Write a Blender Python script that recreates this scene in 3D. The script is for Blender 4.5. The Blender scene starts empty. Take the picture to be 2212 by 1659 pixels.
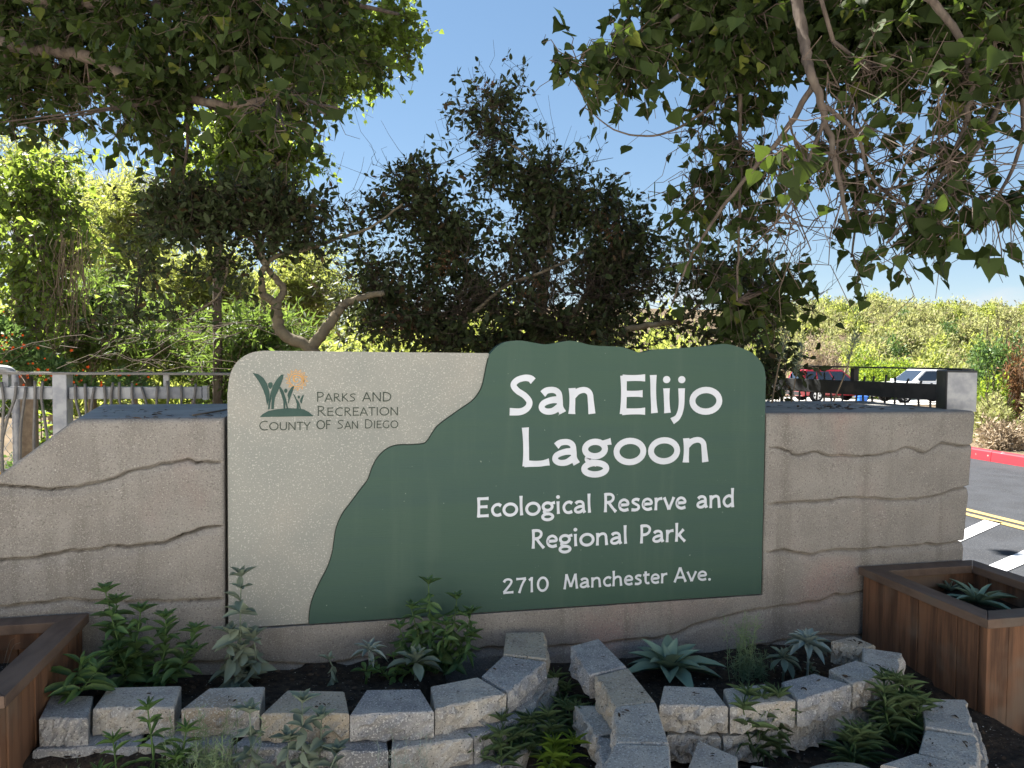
import bpy, bmesh, math, random
import numpy as np
from mathutils import Vector, Matrix

R = math.radians
scene = bpy.context.scene
COL = scene.collection

# ------------------------------------------------------------------ camera
EYE = np.array([0.0, -3.2, 1.5])
YAW, PITCH, ROLL, FOC = R(12.5), R(-2.06), R(0.5), 1600.0      # FOC in units of a 2212 px wide frame
_f = np.array([math.sin(YAW) * math.cos(PITCH), math.cos(YAW) * math.cos(PITCH), math.sin(PITCH)])
_r0 = np.array([math.cos(YAW), -math.sin(YAW), 0.0])
_u0 = np.cross(_r0, _f)
RIGHT = _r0 * math.cos(ROLL) + _u0 * math.sin(ROLL)
UP = _u0 * math.cos(ROLL) - _r0 * math.sin(ROLL)
FWD = _f
cam_data = bpy.data.cameras.new('camera')
cam_data.sensor_width = 36.0
cam_data.lens = FOC / 2212.0 * 36.0
cam_data.clip_start = 0.05
cam_data.clip_end = 3000.0
cam = bpy.data.objects.new('camera', cam_data)
COL.objects.link(cam)
m = Matrix.Identity(4)
for i in range(3):
    m[i][0], m[i][1], m[i][2], m[i][3] = RIGHT[i], UP[i], -FWD[i], EYE[i]
cam.matrix_world = m
scene.camera = cam

# ------------------------------------------------------------------ sky, sun, exposure
SUN_AZ, SUN_EL = R(-38.0), R(52.0)                               # azimuth clockwise from +Y
SUN_STRENGTH, SKY_STRENGTH, EXPOSURE = 5.0, 0.070, 2.38
SKY_VAL = 0.93
SKY_GAMMA, SKY_SAT = 0.55, 1.42
world = bpy.data.worlds.new('World')
scene.world = world
world.use_nodes = True
nt = world.node_tree
nt.nodes.clear()
w_out = nt.nodes.new('ShaderNodeOutputWorld')
w_bg = nt.nodes.new('ShaderNodeBackground')
w_bg.inputs['Strength'].default_value = SKY_STRENGTH
sky = nt.nodes.new('ShaderNodeTexSky')
sky.sky_type = 'NISHITA'
sky.sun_disc = False
sky.sun_elevation = SUN_EL
sky.sun_rotation = SUN_AZ
sky.altitude = 10
sky.air_density = 0.85
sky.dust_density = 0.05
sky.ozone_density = 2.0
tc = nt.nodes.new('ShaderNodeTexCoord')
sep = nt.nodes.new('ShaderNodeSeparateXYZ')
nt.links.new(tc.outputs['Generated'], sep.inputs[0])
# fair-weather cloud puffs low over the whole horizon
mp = nt.nodes.new('ShaderNodeMapping')
mp.inputs['Scale'].default_value = (1.0, 1.0, 2.6)
mp.inputs['Location'].default_value = (4.9, 8.3, 0.0)
nt.links.new(tc.outputs['Generated'], mp.inputs[0])
cn = nt.nodes.new('ShaderNodeTexNoise')
cn.inputs['Scale'].default_value = 3.2
cn.inputs['Detail'].default_value = 7.0
cn.inputs['Roughness'].default_value = 0.55
nt.links.new(mp.outputs[0], cn.inputs['Vector'])
elev = nt.nodes.new('ShaderNodeMapRange')
elev.interpolation_type = 'SMOOTHSTEP'
for k, v in (('From Min', 0.0), ('From Max', 0.36), ('To Min', 0.10), ('To Max', -0.20)):
    elev.inputs[k].default_value = v
nt.links.new(sep.outputs['Z'], elev.inputs['Value'])
addn = nt.nodes.new('ShaderNodeMath'); addn.operation = 'ADD'
nt.links.new(cn.outputs['Fac'], addn.inputs[0]); nt.links.new(elev.outputs[0], addn.inputs[1])
cm = nt.nodes.new('ShaderNodeMapRange')
cm.interpolation_type = 'SMOOTHSTEP'
for k, v in (("From Min", 0.52), ("From Max", 0.66), ('To Min', 0.0), ('To Max', 0.9)):
    cm.inputs[k].default_value = v
nt.links.new(addn.outputs[0], cm.inputs['Value'])
mixc = nt.nodes.new('ShaderNodeMix'); mixc.data_type = 'RGBA'
mixc.inputs['B'].default_value = (2.45, 2.5, 2.6, 1)
nt.links.new(cm.outputs[0], mixc.inputs['Factor'])
# the whole sky evenly softened in contrast (as the camera's tone curve does)
gm = nt.nodes.new('ShaderNodeGamma'); gm.inputs['Gamma'].default_value = SKY_GAMMA
hs = nt.nodes.new('ShaderNodeHueSaturation'); hs.inputs['Saturation'].default_value = SKY_SAT; hs.inputs['Value'].default_value = SKY_VAL
nt.links.new(sky.outputs[0], gm.inputs['Color']); nt.links.new(gm.outputs[0], hs.inputs['Color']); nt.links.new(hs.outputs[0], mixc.inputs['A'])
nt.links.new(mixc.outputs['Result'], w_bg.inputs['Color'])
nt.links.new(w_bg.outputs[0], w_out.inputs[0])

sun_data = bpy.data.lights.new('sun', 'SUN')
sun_data.energy = SUN_STRENGTH
sun_data.angle = R(0.53)
sun_data.color = (1.0, 0.95, 0.86)
sun = bpy.data.objects.new('sun', sun_data)
COL.objects.link(sun)
sdir = Vector((math.sin(SUN_AZ) * math.cos(SUN_EL), math.cos(SUN_AZ) * math.cos(SUN_EL), math.sin(SUN_EL)))
sun.rotation_euler = sdir.to_track_quat('Z', 'Y').to_euler()
sun.location = (0, 0, 30)

vs = scene.view_settings
vs.view_transform = 'Standard'
vs.look = 'None'
vs.exposure = EXPOSURE
vs.gamma = 1.0
vs.use_curve_mapping = False
scene.cycles.use_denoising = True
scene.cycles.max_bounces = 6
scene.cycles.diffuse_bounces = 4
scene.cycles.transmission_bounces = 3
scene.cycles.sample_clamp_indirect = 6.0

# ------------------------------------------------------------------ helpers: space
def ray(px, py):
    d = FWD + RIGHT * ((px - 1106.0) / FOC) - UP * ((py - 829.5) / FOC)
    return d
def on_y(px, py, y=0.0):
    d = ray(px, py); return EYE + d * ((y - EYE[1]) / d[1])
def on_z(px, py, z=0.0):
    d = ray(px, py); return EYE + d * ((z - EYE[2]) / d[2])
def at(px, py, Z):
    return EYE + ray(px, py) * Z

# ------------------------------------------------------------------ helpers: objects
def mesh(name, V, F, smooth=False):
    me = bpy.data.meshes.new(name)
    V = np.asarray(V, dtype=np.float32).reshape(-1, 3)
    Fs = F if isinstance(F, list) and len(F) and isinstance(F[0], np.ndarray) else None
    if Fs is None:
        me.from_pydata([tuple(map(float, v)) for v in V], [], [tuple(int(i) for i in f) for f in F])
    else:
        Fs = [f for f in Fs if len(f)]
        nl = sum(f.size for f in Fs); npoly = sum(len(f) for f in Fs)
        me.vertices.add(len(V)); me.vertices.foreach_set('co', V.ravel())
        me.loops.add(nl); me.polygons.add(npoly)
        me.loops.foreach_set('vertex_index', np.concatenate([f.ravel() for f in Fs]).astype(np.int32))
        starts, c = [], 0
        for f in Fs:
            starts.append(c + np.arange(len(f)) * f.shape[1]); c += f.size
        me.polygons.foreach_set('loop_start', np.concatenate(starts).astype(np.int32))
        me.update(calc_edges=True)
        me.validate()
    me.polygons.foreach_set('use_smooth', np.full(len(me.polygons), bool(smooth), dtype=bool))
    return me
def obj(name, me, mat=None, parent=None, label=None, cat=None, group=None, kind=None):
    o = bpy.data.objects.new(name, me)
    COL.objects.link(o)
    if mat is not None and me is not None and not me.materials:
        me.materials.append(mat)
    if parent is not None:
        o.parent = parent
        off = Vector((0, 0, 0)); q = parent
        while q is not None: off += q.matrix_basis.translation; q = q.parent
        o.matrix_basis = Matrix.Translation(-off)
    if label: o['label'] = label
    if cat: o['category'] = cat
    if group: o['group'] = group
    if kind: o['kind'] = kind
    return o
def thing(name, label, cat, loc=(0, 0, 0), group=None):
    o = obj(name, None, None, None, label, cat, group)
    o.matrix_basis = Matrix.Translation(Vector([float(c) for c in loc]))
    o.empty_display_size = 0.1
    return o

class MB:
    """collects shapes into one mesh"""
    def __init__(s): s.v = []; s.f = {}; s.n = 0
    def add(s, V, F):
        V = np.asarray(V, dtype=np.float64).reshape(-1, 3)
        for f in F:
            s.f.setdefault(len(f), []).append(np.asarray([f], dtype=np.int64) + s.n)
        s.v.append(V); s.n += len(V)
    def addnp(s, V, F):
        s.f.setdefault(F.shape[1], []).append(F + s.n); s.v.append(V); s.n += len(V)
    def box(s, lo, hi):
        x0, y0, z0 = lo; x1, y1, z1 = hi
        s.add([(x0,y0,z0),(x1,y0,z0),(x1,y1,z0),(x0,y1,z0),(x0,y0,z1),(x1,y0,z1),(x1,y1,z1),(x0,y1,z1)],
              [(0,3,2,1),(4,5,6,7),(0,1,5,4),(1,2,6,5),(2,3,7,6),(3,0,4,7)])
    def prism(s, poly, off):
        """closed prism: polygon (3D points) moved by off"""
        n = len(poly); P = np.asarray(poly, float); Q = P + np.asarray(off, float)
        s.add(np.vstack([P, Q]), [tuple(range(n - 1, -1, -1)), tuple(range(n, 2 * n))] +
              [(i, (i + 1) % n, n + (i + 1) % n, n + i) for i in range(n)])
    def obox(s, a, b, w, h, up=(0, 0, 1)):
        """box beam from a to b, w across, h along up"""
        a = np.asarray(a, float); b = np.asarray(b, float); t = b - a; t /= np.linalg.norm(t)
        u = np.asarray(up, float); sd = np.cross(t, u); sd /= np.linalg.norm(sd); u = np.cross(sd, t)
        c = [a - sd*w/2 - u*h/2, a + sd*w/2 - u*h/2, a + sd*w/2 + u*h/2, a - sd*w/2 + u*h/2]
        s.prism(c, b - a)
    def tube(s, pts, rad, sides=6, cap=True):
        P = np.asarray(pts, float)[None]; V, F = tubes(P, np.asarray(rad, float) * np.ones(P.shape[1]) if np.ndim(rad) == 0 else np.asarray(rad, float)[None], sides)
        n = s.n; s.addnp(V, F)
        if cap:
            K = P.shape[1]
            s.f.setdefault(sides, []).append(np.asarray([list(range(sides))[::-1]]) + n)
            s.f.setdefault(sides, []).append(np.asarray([list(range((K-1)*sides, K*sides))]) + n)
    def mesh(s, name, smooth=False):
        return mesh(name, np.vstack(s.v) if s.v else np.zeros((0, 3)), [np.vstack(a) for a in s.f.values()], smooth)
    def build(s, name, mat, parent=None, smooth=False, bevel=0, **k):
        o = obj(name, s.mesh(name, smooth), mat, parent, **k)
        if bevel:
            b = o.modifiers.new('bevel', 'BEVEL'); b.width = bevel; b.segments = 2; b.limit_method = 'ANGLE'
        return o

def norm(a): return a / np.maximum(np.linalg.norm(a, axis=-1, keepdims=True), 1e-9)
def tubes(P, rad, sides=3):
    """P (N,K,3) centre lines, rad (K,) or (N,K): quad tubes"""
    N, K, _ = P.shape
    T = np.empty_like(P); T[:, 1:-1] = P[:, 2:] - P[:, :-2]; T[:, 0] = P[:, 1] - P[:, 0]; T[:, -1] = P[:, -1] - P[:, -2]
    T = norm(T)
    ref = np.where(np.abs(T[:, :1, 2:3]) > 0.9, np.array([1., 0.13, 0]), np.array([0.1, 0.05, 1.]))
    ref = np.broadcast_to(ref, T.shape)
    A = norm(np.cross(T, ref)); B = np.cross(T, A)
    rad = np.broadcast_to(rad, (N, K))
    ang = np.arange(sides) / sides * 2 * math.pi
    V = P[:, :, None] + rad[:, :, None, None] * (A[:, :, None] * np.cos(ang)[:, None] + B[:, :, None] * np.sin(ang)[:, None])
    base = (np.arange(N) * K * sides)[:, None, None] + (np.arange(K - 1) * sides)[None, :, None]
    i = np.arange(sides)[None, None]; j = (np.arange(sides) + 1)[None, None] % sides
    F = np.stack([base + i, base + j, base + sides + j, base + sides + i], -1).reshape(-1, 4)
    return V.reshape(-1, 3), F

def spline(pts, n):
    """Catmull-Rom through pts, n samples"""
    P = np.asarray(pts, float)
    if len(P) == 2:
        t = np.linspace(0, 1, n)[:, None]; return P[0] * (1 - t) + P[1] * t
    Q = np.vstack([2 * P[0] - P[1], P, 2 * P[-1] - P[-2]])
    s = np.linspace(0, len(P) - 1 - 1e-9, n); i = s.astype(int); t = (s - i)[:, None]
    a, b, c, d = Q[i], Q[i + 1], Q[i + 2], Q[i + 3]
    return 0.5 * (2 * b + (c - a) * t + (2 * a - 5 * b + 4 * c - d) * t**2 + (3 * b - a - 3 * c + d) * t**3)

def vnoise(x, y, seed=0):
    """value noise, numpy"""
    xi = np.floor(x).astype(np.int64); yi = np.floor(y).astype(np.int64); fx = x - xi; fy = y - yi
    def h(a, b):
        n = (a * 374761393 + b * 668265263 + seed * 982451653) & 0x7fffffff
        n = ((n ^ (n >> 13)) * 1274126177) & 0x7fffffff
        return ((n ^ (n >> 16)) & 0xffff) / 65535.0
    u = fx * fx * (3 - 2 * fx); v = fy * fy * (3 - 2 * fy)
    return (h(xi, yi) * (1 - u) + h(xi + 1, yi) * u) * (1 - v) + (h(xi, yi + 1) * (1 - u) + h(xi + 1, yi + 1) * u) * v
def fbm(x, y, seed=0, o=4):
    r = 0; a = 0.5
    for k in range(o):
        r = r + a * vnoise(x * 2**k, y * 2**k, seed + k); a *= 0.5
    return r

# ------------------------------------------------------------------ materials
MATS = {}
def mat(name, c1, c2=None, scale=6.0, rough=0.8, bump=0.0, bscale=60.0, c3=None, s3=1.2, t3=(0.55, 0.75), speck=None, sscale=220.0, sthr=0.72,
        metallic=0.0, stretch=None, spec=0.35, detail=6.0, mid=(0.35, 0.65), streak=None, coat=0.0, bdist=0.004):
    """base colour c1 broken up by c2 (noise), blotches c3, fine specks, bump"""
    m = bpy.data.materials.new(name); m.use_nodes = True; MATS[name] = m
    t = m.node_tree; b = t.nodes['Principled BSDF']; L = t.links.new
    b.inputs['Roughness'].default_value = rough; b.inputs['Metallic'].default_value = metallic
    b.inputs['Specular IOR Level'].default_value = spec
    if coat: b.inputs['Coat Weight'].default_value = coat; b.inputs['Coat Roughness'].default_value = 0.05
    co = t.nodes.new('ShaderNodeTexCoord'); vec = co.outputs['Object']
    if stretch:
        mp = t.nodes.new('ShaderNodeMapping'); mp.inputs['Scale'].default_value = stretch; L(vec, mp.inputs[0]); svec = mp.outputs[0]
    else: svec = vec
    def noise(v, s, d=detail, r=0.6):
        n = t.nodes.new('ShaderNodeTexNoise'); n.inputs['Scale'].default_value = s; n.inputs['Detail'].default_value = d
        n.inputs['Roughness'].default_value = r; L(v, n.inputs['Vector']); return n.outputs['Fac']
    def rng(f, a, c, lo=0.0, hi=1.0):
        n = t.nodes.new('ShaderNodeMapRange'); n.interpolation_type = 'SMOOTHSTEP'
        for k, x in (('From Min', a), ('From Max', c), ('To Min', lo), ('To Max', hi)): n.inputs[k].default_value = x
        L(f, n.inputs['Value']); return n.outputs[0]
    def mix(f, a, c):
        n = t.nodes.new('ShaderNodeMix'); n.data_type = 'RGBA'; L(f, n.inputs['Factor'])
        if isinstance(a, tuple): n.inputs['A'].default_value = a + (1,)
        else: L(a, n.inputs['A'])
        n.inputs['B'].default_value = c + (1,); return n.outputs['Result']
    col = c1
    if c2: col = mix(rng(noise(svec, scale), *mid), col, c2)
    if c3: col = mix(rng(noise(vec, s3, 3.0), t3[0], t3[1], 0, 0.85), col, c3)
    if streak:                                                     # vertical water stains
        mp2 = t.nodes.new('ShaderNodeMapping'); mp2.inputs['Scale'].default_value = (9, 9, 0.8); L(vec, mp2.inputs[0])
        col = mix(rng(noise(mp2.outputs[0], 1.0, 4.0), 0.50, 0.72, 0, 0.6), col, streak)
    if speck:
        for c, th, s in speck:
            col = mix(rng(noise(vec, s, 1.0), th, th + 0.06), col, c)
    if isinstance(col, tuple): b.inputs['Base Color'].default_value = col + (1,)
    else: L(col, b.inputs['Base Color'])
    if bump:
        bn = t.nodes.new('ShaderNodeBump'); bn.inputs['Strength'].default_value = bump; bn.inputs['Distance'].default_value = bdist
        L(noise(svec if stretch else vec, bscale, 8.0, 0.65), bn.inputs['Height']); L(bn.outputs[0], b.inputs['Normal'])
    return m

def leaf_mat(name, c, trans, var=0.25, rough=0.5, tw=0.45, alt=None, altp=0.12, spec=0.3):
    """leaf: diffuse + light let through, every leaf its own shade (random per island / per object)"""
    m = bpy.data.materials.new(name); m.use_nodes = True; MATS[name] = m
    t = m.node_tree; b = t.nodes['Principled BSDF']; out = t.nodes['Material Output']; L = t.links.new
    g = t.nodes.new('ShaderNodeNewGeometry'); oi = t.nodes.new('ShaderNodeObjectInfo')
    ad = t.nodes.new('ShaderNodeMath'); ad.operation = 'ADD'; L(g.outputs['Random Per Island'], ad.inputs[0]); L(oi.outputs['Random'], ad.inputs[1])
    fr = t.nodes.new('ShaderNodeMath'); fr.operation = 'FRACT'; L(ad.outputs[0], fr.inputs[0])
    def ramp(c):
        r = t.nodes.new('ShaderNodeValToRGB'); e = r.color_ramp.elements
        lo = tuple(x * (1 - var) for x in c); hi = tuple(min(1, x * (1 + var)) for x in c)
        e[0].color = lo + (1,); e[1].color = hi + (1,); e[1].position = 1 - altp if alt else 1.0
        if alt:
            n = e.new(min(0.999, 1 - altp + 0.02)); n.color = alt + (1,)
        L(fr.outputs[0], r.inputs[0]); return r.outputs[0]
    L(ramp(c), b.inputs['Base Color']); b.inputs['Roughness'].default_value = rough; b.inputs['Specular IOR Level'].default_value = spec
    tr = t.nodes.new('ShaderNodeBsdfTranslucent'); L(ramp(trans), tr.inputs['Color'])
    mx = t.nodes.new('ShaderNodeMixShader'); mx.inputs[0].default_value = tw
    L(b.outputs[0], mx.inputs[1]); L(tr.outputs[0], mx.inputs[2]); L(mx.outputs[0], out.inputs['Surface'])
    return m

mat('concrete', (0.248, 0.236, 0.219), (0.196, 0.185, 0.172), scale=4.0, rough=0.9, bump=0.9, bscale=110.0, c3=(0.28, 0.205, 0.188), s3=1.4, t3=(0.54, 0.76),
    streak=(0.125, 0.115, 0.102), speck=[((0.29, 0.272, 0.25), 0.57, 200.0), ((0.155, 0.145, 0.134), 0.60, 140.0), ((0.37, 0.352, 0.33), 0.67, 150.0)], spec=0.2)
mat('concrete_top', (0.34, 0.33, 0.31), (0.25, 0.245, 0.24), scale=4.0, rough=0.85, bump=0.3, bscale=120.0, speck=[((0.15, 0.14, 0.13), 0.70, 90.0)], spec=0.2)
mat('sign_grey', (0.280, 0.286, 0.264), (0.243, 0.256, 0.240), scale=3.0, rough=0.75, bump=0.25, bscale=300.0, c3=(0.345, 0.328, 0.292), s3=1.3, t3=(0.45, 0.7),
    speck=[((0.255, 0.265, 0.248), 0.56, 170.0), ((0.40, 0.40, 0.37), 0.60, 150.0)], spec=0.25)
mat('sign_green', (0.036, 0.079, 0.059), (0.032, 0.073, 0.061), scale=1.6, rough=0.55, bump=0.35, bscale=30.0, stretch=(0.35, 1, 6.0), spec=0.3, streak=(0.050, 0.093, 0.071),
    speck=[((0.17, 0.22, 0.19), 0.765, 60.0)], bdist=0.002)
mat('sign_edge', (0.012, 0.028, 0.02), rough=0.6)
mat('letter_white', (0.60, 0.635, 0.70), (0.54, 0.575, 0.635), scale=9.0, rough=0.6)
mat('logo_green', (0.018, 0.055, 0.048), (0.026, 0.066, 0.056), scale=14.0, rough=0.6, bump=0.3, bscale=80)
mat('logo_orange', (0.62, 0.31, 0.06), rough=0.6)
mat('letter_dark', (0.035, 0.05, 0.04), rough=0.6)
mat('block_a', (0.47, 0.44, 0.39), (0.34, 0.325, 0.305), scale=11.0, rough=0.95, bump=1.0, bscale=75.0, c3=(0.34, 0.285, 0.22), s3=3.0, t3=(0.55, 0.72),
    speck=[((0.56, 0.54, 0.50), 0.57, 150.0), ((0.19, 0.18, 0.17), 0.63, 130.0)], spec=0.15, bdist=0.012)
mat('block_b', (0.37, 0.365, 0.36), (0.26, 0.26, 0.265), scale=12.0, rough=0.95, bump=1.0, bscale=75.0, c3=(0.20, 0.205, 0.215), s3=4.0, t3=(0.52, 0.68),
    speck=[((0.50, 0.50, 0.49), 0.58, 150.0), ((0.14, 0.14, 0.15), 0.63, 130.0)], spec=0.15, bdist=0.012)
mat('block_c', (0.42, 0.375, 0.30), (0.33, 0.295, 0.245), scale=9.0, rough=0.95, bump=1.0, bscale=75.0, c3=(0.38, 0.36, 0.33), s3=4.0,
    speck=[((0.48, 0.44, 0.38), 0.58, 130.0), ((0.13, 0.115, 0.095), 0.63, 110.0)], spec=0.15, bdist=0.012)
mat('soil', (0.034, 0.027, 0.022), (0.064, 0.049, 0.037), scale=40.0, rough=1.0, bump=1.0, bscale=70.0, speck=[((0.22, 0.20, 0.18), 0.69, 90.0)], spec=0.1, bdist=0.015)
mat('mulch', (0.045, 0.032, 0.023), (0.095, 0.066, 0.046), scale=20.0, rough=1.0, spec=0.1)
mat('wood', (0.190, 0.098, 0.056), (0.085, 0.047, 0.030), scale=7.0, rough=0.8, bump=0.5, bscale=26.0, stretch=(3.0, 3.0, 0.22), c3=(0.165, 0.120, 0.088), s3=3.0, t3=(0.46, 0.66), spec=0.2, mid=(0.36, 0.62))
mat('wood_cap', (0.150, 0.104, 0.078), (0.095, 0.066, 0.051), scale=9.0, rough=0.85, bump=0.5, bscale=30.0, stretch=(1.0, 0.35, 1.0), c3=(0.13, 0.105, 0.085), s3=2.5, spec=0.2)
mat('wood_end', (0.32, 0.17, 0.10), (0.24, 0.12, 0.07), scale=30.0, rough=0.9)
mat('galvanised', (0.36, 0.375, 0.40), (0.24, 0.255, 0.29), scale=14.0, rough=0.55, metallic=0.35, bump=0.1, bscale=50, c3=(0.46, 0.46, 0.47), s3=6.0)
mat('dark_steel', (0.050, 0.052, 0.056), (0.034, 0.036, 0.040), scale=10.0, rough=0.6, metallic=0.2, c3=(0.09, 0.085, 0.08), s3=8.0)
mat('rod_steel', (0.15, 0.145, 0.14), (0.20, 0.19, 0.18), scale=18.0, rough=0.6, metallic=0.4)
mat('bark', (0.135, 0.108, 0.088), (0.075, 0.060, 0.050), scale=22.0, rough=0.95, bump=0.9, bscale=60.0, stretch=(1, 1, 0.35), c3=(0.17, 0.15, 0.125), s3=6.0, spec=0.15)
mat('twig', (0.118, 0.090, 0.072), (0.072, 0.055, 0.044), scale=30.0, rough=0.9, spec=0.15)
mat('twig_dark', (0.070, 0.057, 0.046), (0.042, 0.034, 0.028), scale=30.0, rough=0.95, spec=0.1)
mat('twig_dry', (0.26, 0.205, 0.145), (0.17, 0.13, 0.095), scale=20.0, rough=0.95, spec=0.1)
mat('bark_smooth', (0.17, 0.145, 0.10), (0.115, 0.098, 0.072), scale=14.0, rough=0.9, bump=0.6, bscale=50.0, c3=(0.22, 0.20, 0.16), s3=9.0, spec=0.15)
mat('asphalt', (0.036, 0.039, 0.046), (0.027, 0.029, 0.034), scale=3.0, rough=0.9, bump=0.6, bscale=120.0, c3=(0.046, 0.046, 0.050), s3=0.5, speck=[((0.085, 0.085, 0.085), 0.62, 90.0)], spec=0.2)
mat('lot', (0.40, 0.385, 0.36), (0.34, 0.325, 0.31), scale=1.0, rough=0.9)
mat('pavement', (0.52, 0.49, 0.45), (0.46, 0.435, 0.40), scale=2.0, rough=0.9, bump=0.3, bscale=90)
mat('sandstone', (0.43, 0.395, 0.35), (0.34, 0.315, 0.28), scale=0.6, rough=1.0, bump=0.5, bscale=6.0, c3=(0.24, 0.24, 0.13), s3=0.15, t3=(0.56, 0.7), spec=0.1)  # for the added slope out of view that reflects sunlight
mat('ground', (0.13, 0.098, 0.066), (0.085, 0.065, 0.043), scale=0.8, rough=1.0, bump=0.6, bscale=20.0, c3=(0.16, 0.135, 0.085), s3=0.1, spec=0.1)
mat('kerb_red', (0.38, 0.018, 0.034), (0.28, 0.020, 0.030), scale=5.0, rough=0.7, speck=[((0.3, 0.28, 0.26), 0.68, 9.0)])
mat('kerb_concrete', (0.40, 0.385, 0.36), (0.33, 0.32, 0.30), scale=4.0, rough=0.9)
mat('paint_white', (0.62, 0.63, 0.65), (0.52, 0.53, 0.55), scale=6.0, rough=0.75, speck=[((0.09, 0.09, 0.10), 0.69, 14.0)])
mat('paint_yellow', (0.33, 0.235, 0.085), (0.24, 0.18, 0.08), scale=6.0, rough=0.75, speck=[((0.09, 0.09, 0.10), 0.66, 14.0)])
mat('car_red', (0.34, 0.012, 0.022), rough=0.3, coat=0.8)
mat('car_white', (0.74, 0.75, 0.76), rough=0.3, coat=0.8)
mat('car_glass', (0.022, 0.030, 0.045), rough=0.08, spec=0.8)
mat('car_trim', (0.020, 0.020, 0.022), rough=0.5)
mat('tyre', (0.014, 0.014, 0.015), rough=0.9)
mat('alloy', (0.62, 0.63, 0.64), rough=0.35, metallic=0.6)
mat('lamp_clear', (0.72, 0.74, 0.76), rough=0.15)
mat('lamp_red', (0.35, 0.01, 0.01), rough=0.2)
mat('blue_plastic', (0.02, 0.13, 0.50), (0.03, 0.16, 0.55), scale=8.0, rough=0.5)
mat('petal_orange', (0.72, 0.115, 0.016), rough=0.6)
mat('petal_yellow', (0.80, 0.50, 0.02), rough=0.6)
mat('wire', (0.40, 0.40, 0.40), (0.28, 0.28, 0.28), scale=30.0, rough=0.5, metallic=0.4)
leaf_mat('leaf_cottonwood', (0.036, 0.054, 0.016), (0.082, 0.125, 0.015), var=0.45, rough=0.6, tw=0.30, alt=(0.11, 0.13, 0.025), altp=0.05, spec=0.12)  # cottonwood leaf darkened to stand for canopy shade
leaf_mat('leaf_canopy', (0.085, 0.115, 0.045), (0.30, 0.36, 0.13), var=0.3, rough=0.6, tw=0.5, spec=0.15)  # for unseen crowns added as shade, translucent to pass light to the bed
leaf_mat('leaf_cottonwood_far', (0.070, 0.110, 0.026), (0.32, 0.43, 0.06), var=0.35, rough=0.5, tw=0.42)  # cottonwood leaf with sunlight put into a brighter colour
leaf_mat('leaf_sumac', (0.038, 0.053, 0.022), (0.075, 0.105, 0.022), var=0.45, rough=0.5, tw=0.2, alt=(0.075, 0.052, 0.026), altp=0.05, spec=0.2)
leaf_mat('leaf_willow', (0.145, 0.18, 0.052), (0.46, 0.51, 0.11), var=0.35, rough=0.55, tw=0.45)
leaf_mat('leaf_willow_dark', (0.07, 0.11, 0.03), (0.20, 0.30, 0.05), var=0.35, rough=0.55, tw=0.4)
leaf_mat('leaf_olive', (0.25, 0.265, 0.105), (0.44, 0.45, 0.17), var=0.35, rough=0.7, tw=0.35, alt=(0.30, 0.26, 0.16), altp=0.15)
leaf_mat('leaf_tan', (0.34, 0.275, 0.20), (0.36, 0.28, 0.18), var=0.35, rough=0.85, tw=0.25)
leaf_mat('leaf_dry', (0.15, 0.085, 0.045), (0.22, 0.11, 0.045), var=0.35, rough=0.85, tw=0.3)
leaf_mat('leaf_bright', (0.12, 0.19, 0.028), (0.34, 0.44, 0.045), var=0.3, rough=0.6, tw=0.4)
leaf_mat('leaf_green', (0.082, 0.148, 0.048), (0.16, 0.26, 0.06), var=0.3, rough=0.5, tw=0.3)
leaf_mat('leaf_deep', (0.078, 0.142, 0.052), (0.15, 0.25, 0.06), var=0.3, rough=0.5, tw=0.3)
leaf_mat('leaf_sage', (0.21, 0.255, 0.195), (0.22, 0.28, 0.18), var=0.22, rough=0.8, tw=0.25, spec=0.1)
leaf_mat('leaf_silver', (0.29, 0.35, 0.32), (0.27, 0.34, 0.27), var=0.18, rough=0.8, tw=0.2, spec=0.1)
leaf_mat('leaf_agave', (0.21, 0.295, 0.215), (0.16, 0.25, 0.12), var=0.18, rough=0.55, tw=0.12)
leaf_mat('leaf_narrow', (0.110, 0.165, 0.080), (0.18, 0.26, 0.09), var=0.3, rough=0.6, tw=0.3, spec=0.2)
leaf_mat('leaf_feather', (0.17, 0.24, 0.13), (0.24, 0.33, 0.14), var=0.25, rough=0.7, tw=0.25)
M = MATS

# ================================================================== SETTING
def ground_z(x, y):
    s = np.clip((y - 13.0) / 24.0, 0, 1); s = s * s * (3 - 2 * s)
    z = -0.85 * s
    h = np.clip((y - 50.0 + 0.05 * x) / 45.0, 0, 1); h = h * h * (3 - 2 * h)
    return z + 9.2 * h * np.clip((x + 10) / 25.0, 0, 1)
gx = np.concatenate([np.linspace(-600, -70, 12), np.linspace(-60, 110, 86), np.linspace(130, 700, 12)])
gy = np.concatenate([np.linspace(-300, -20, 10), np.linspace(-16, 120, 69), np.linspace(140, 1500, 14)])
GX, GY = np.meshgrid(gx, gy)
GZ = ground_z(GX, GY) - 0.03
nx_, ny_ = len(gx), len(gy)
idx = np.arange(nx_ * ny_).reshape(ny_, nx_)
F = np.stack([idx[:-1, :-1], idx[:-1, 1:], idx[1:, 1:], idx[1:, :-1]], -1).reshape(-1, 4)
obj('ground', mesh('ground', np.stack([GX, GY, GZ], -1).reshape(-1, 3), [F], True), M['ground'], kind='structure')

def sheet(name, x0, x1, y0, y1, dz, m, nx=2, ny=2, kind='structure', **k):
    X, Y = np.meshgrid(np.linspace(x0, x1, nx), np.linspace(y0, y1, ny)); Z = ground_z(X, Y) + dz
    i = np.arange(nx * ny).reshape(ny, nx)
    f = np.stack([i[:-1, :-1], i[:-1, 1:], i[1:, 1:], i[1:, :-1]], -1).reshape(-1, 4)
    return obj(name, mesh(name, np.stack([X, Y, Z], -1).reshape(-1, 3), [f], True), m, kind=kind, **k)
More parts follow.
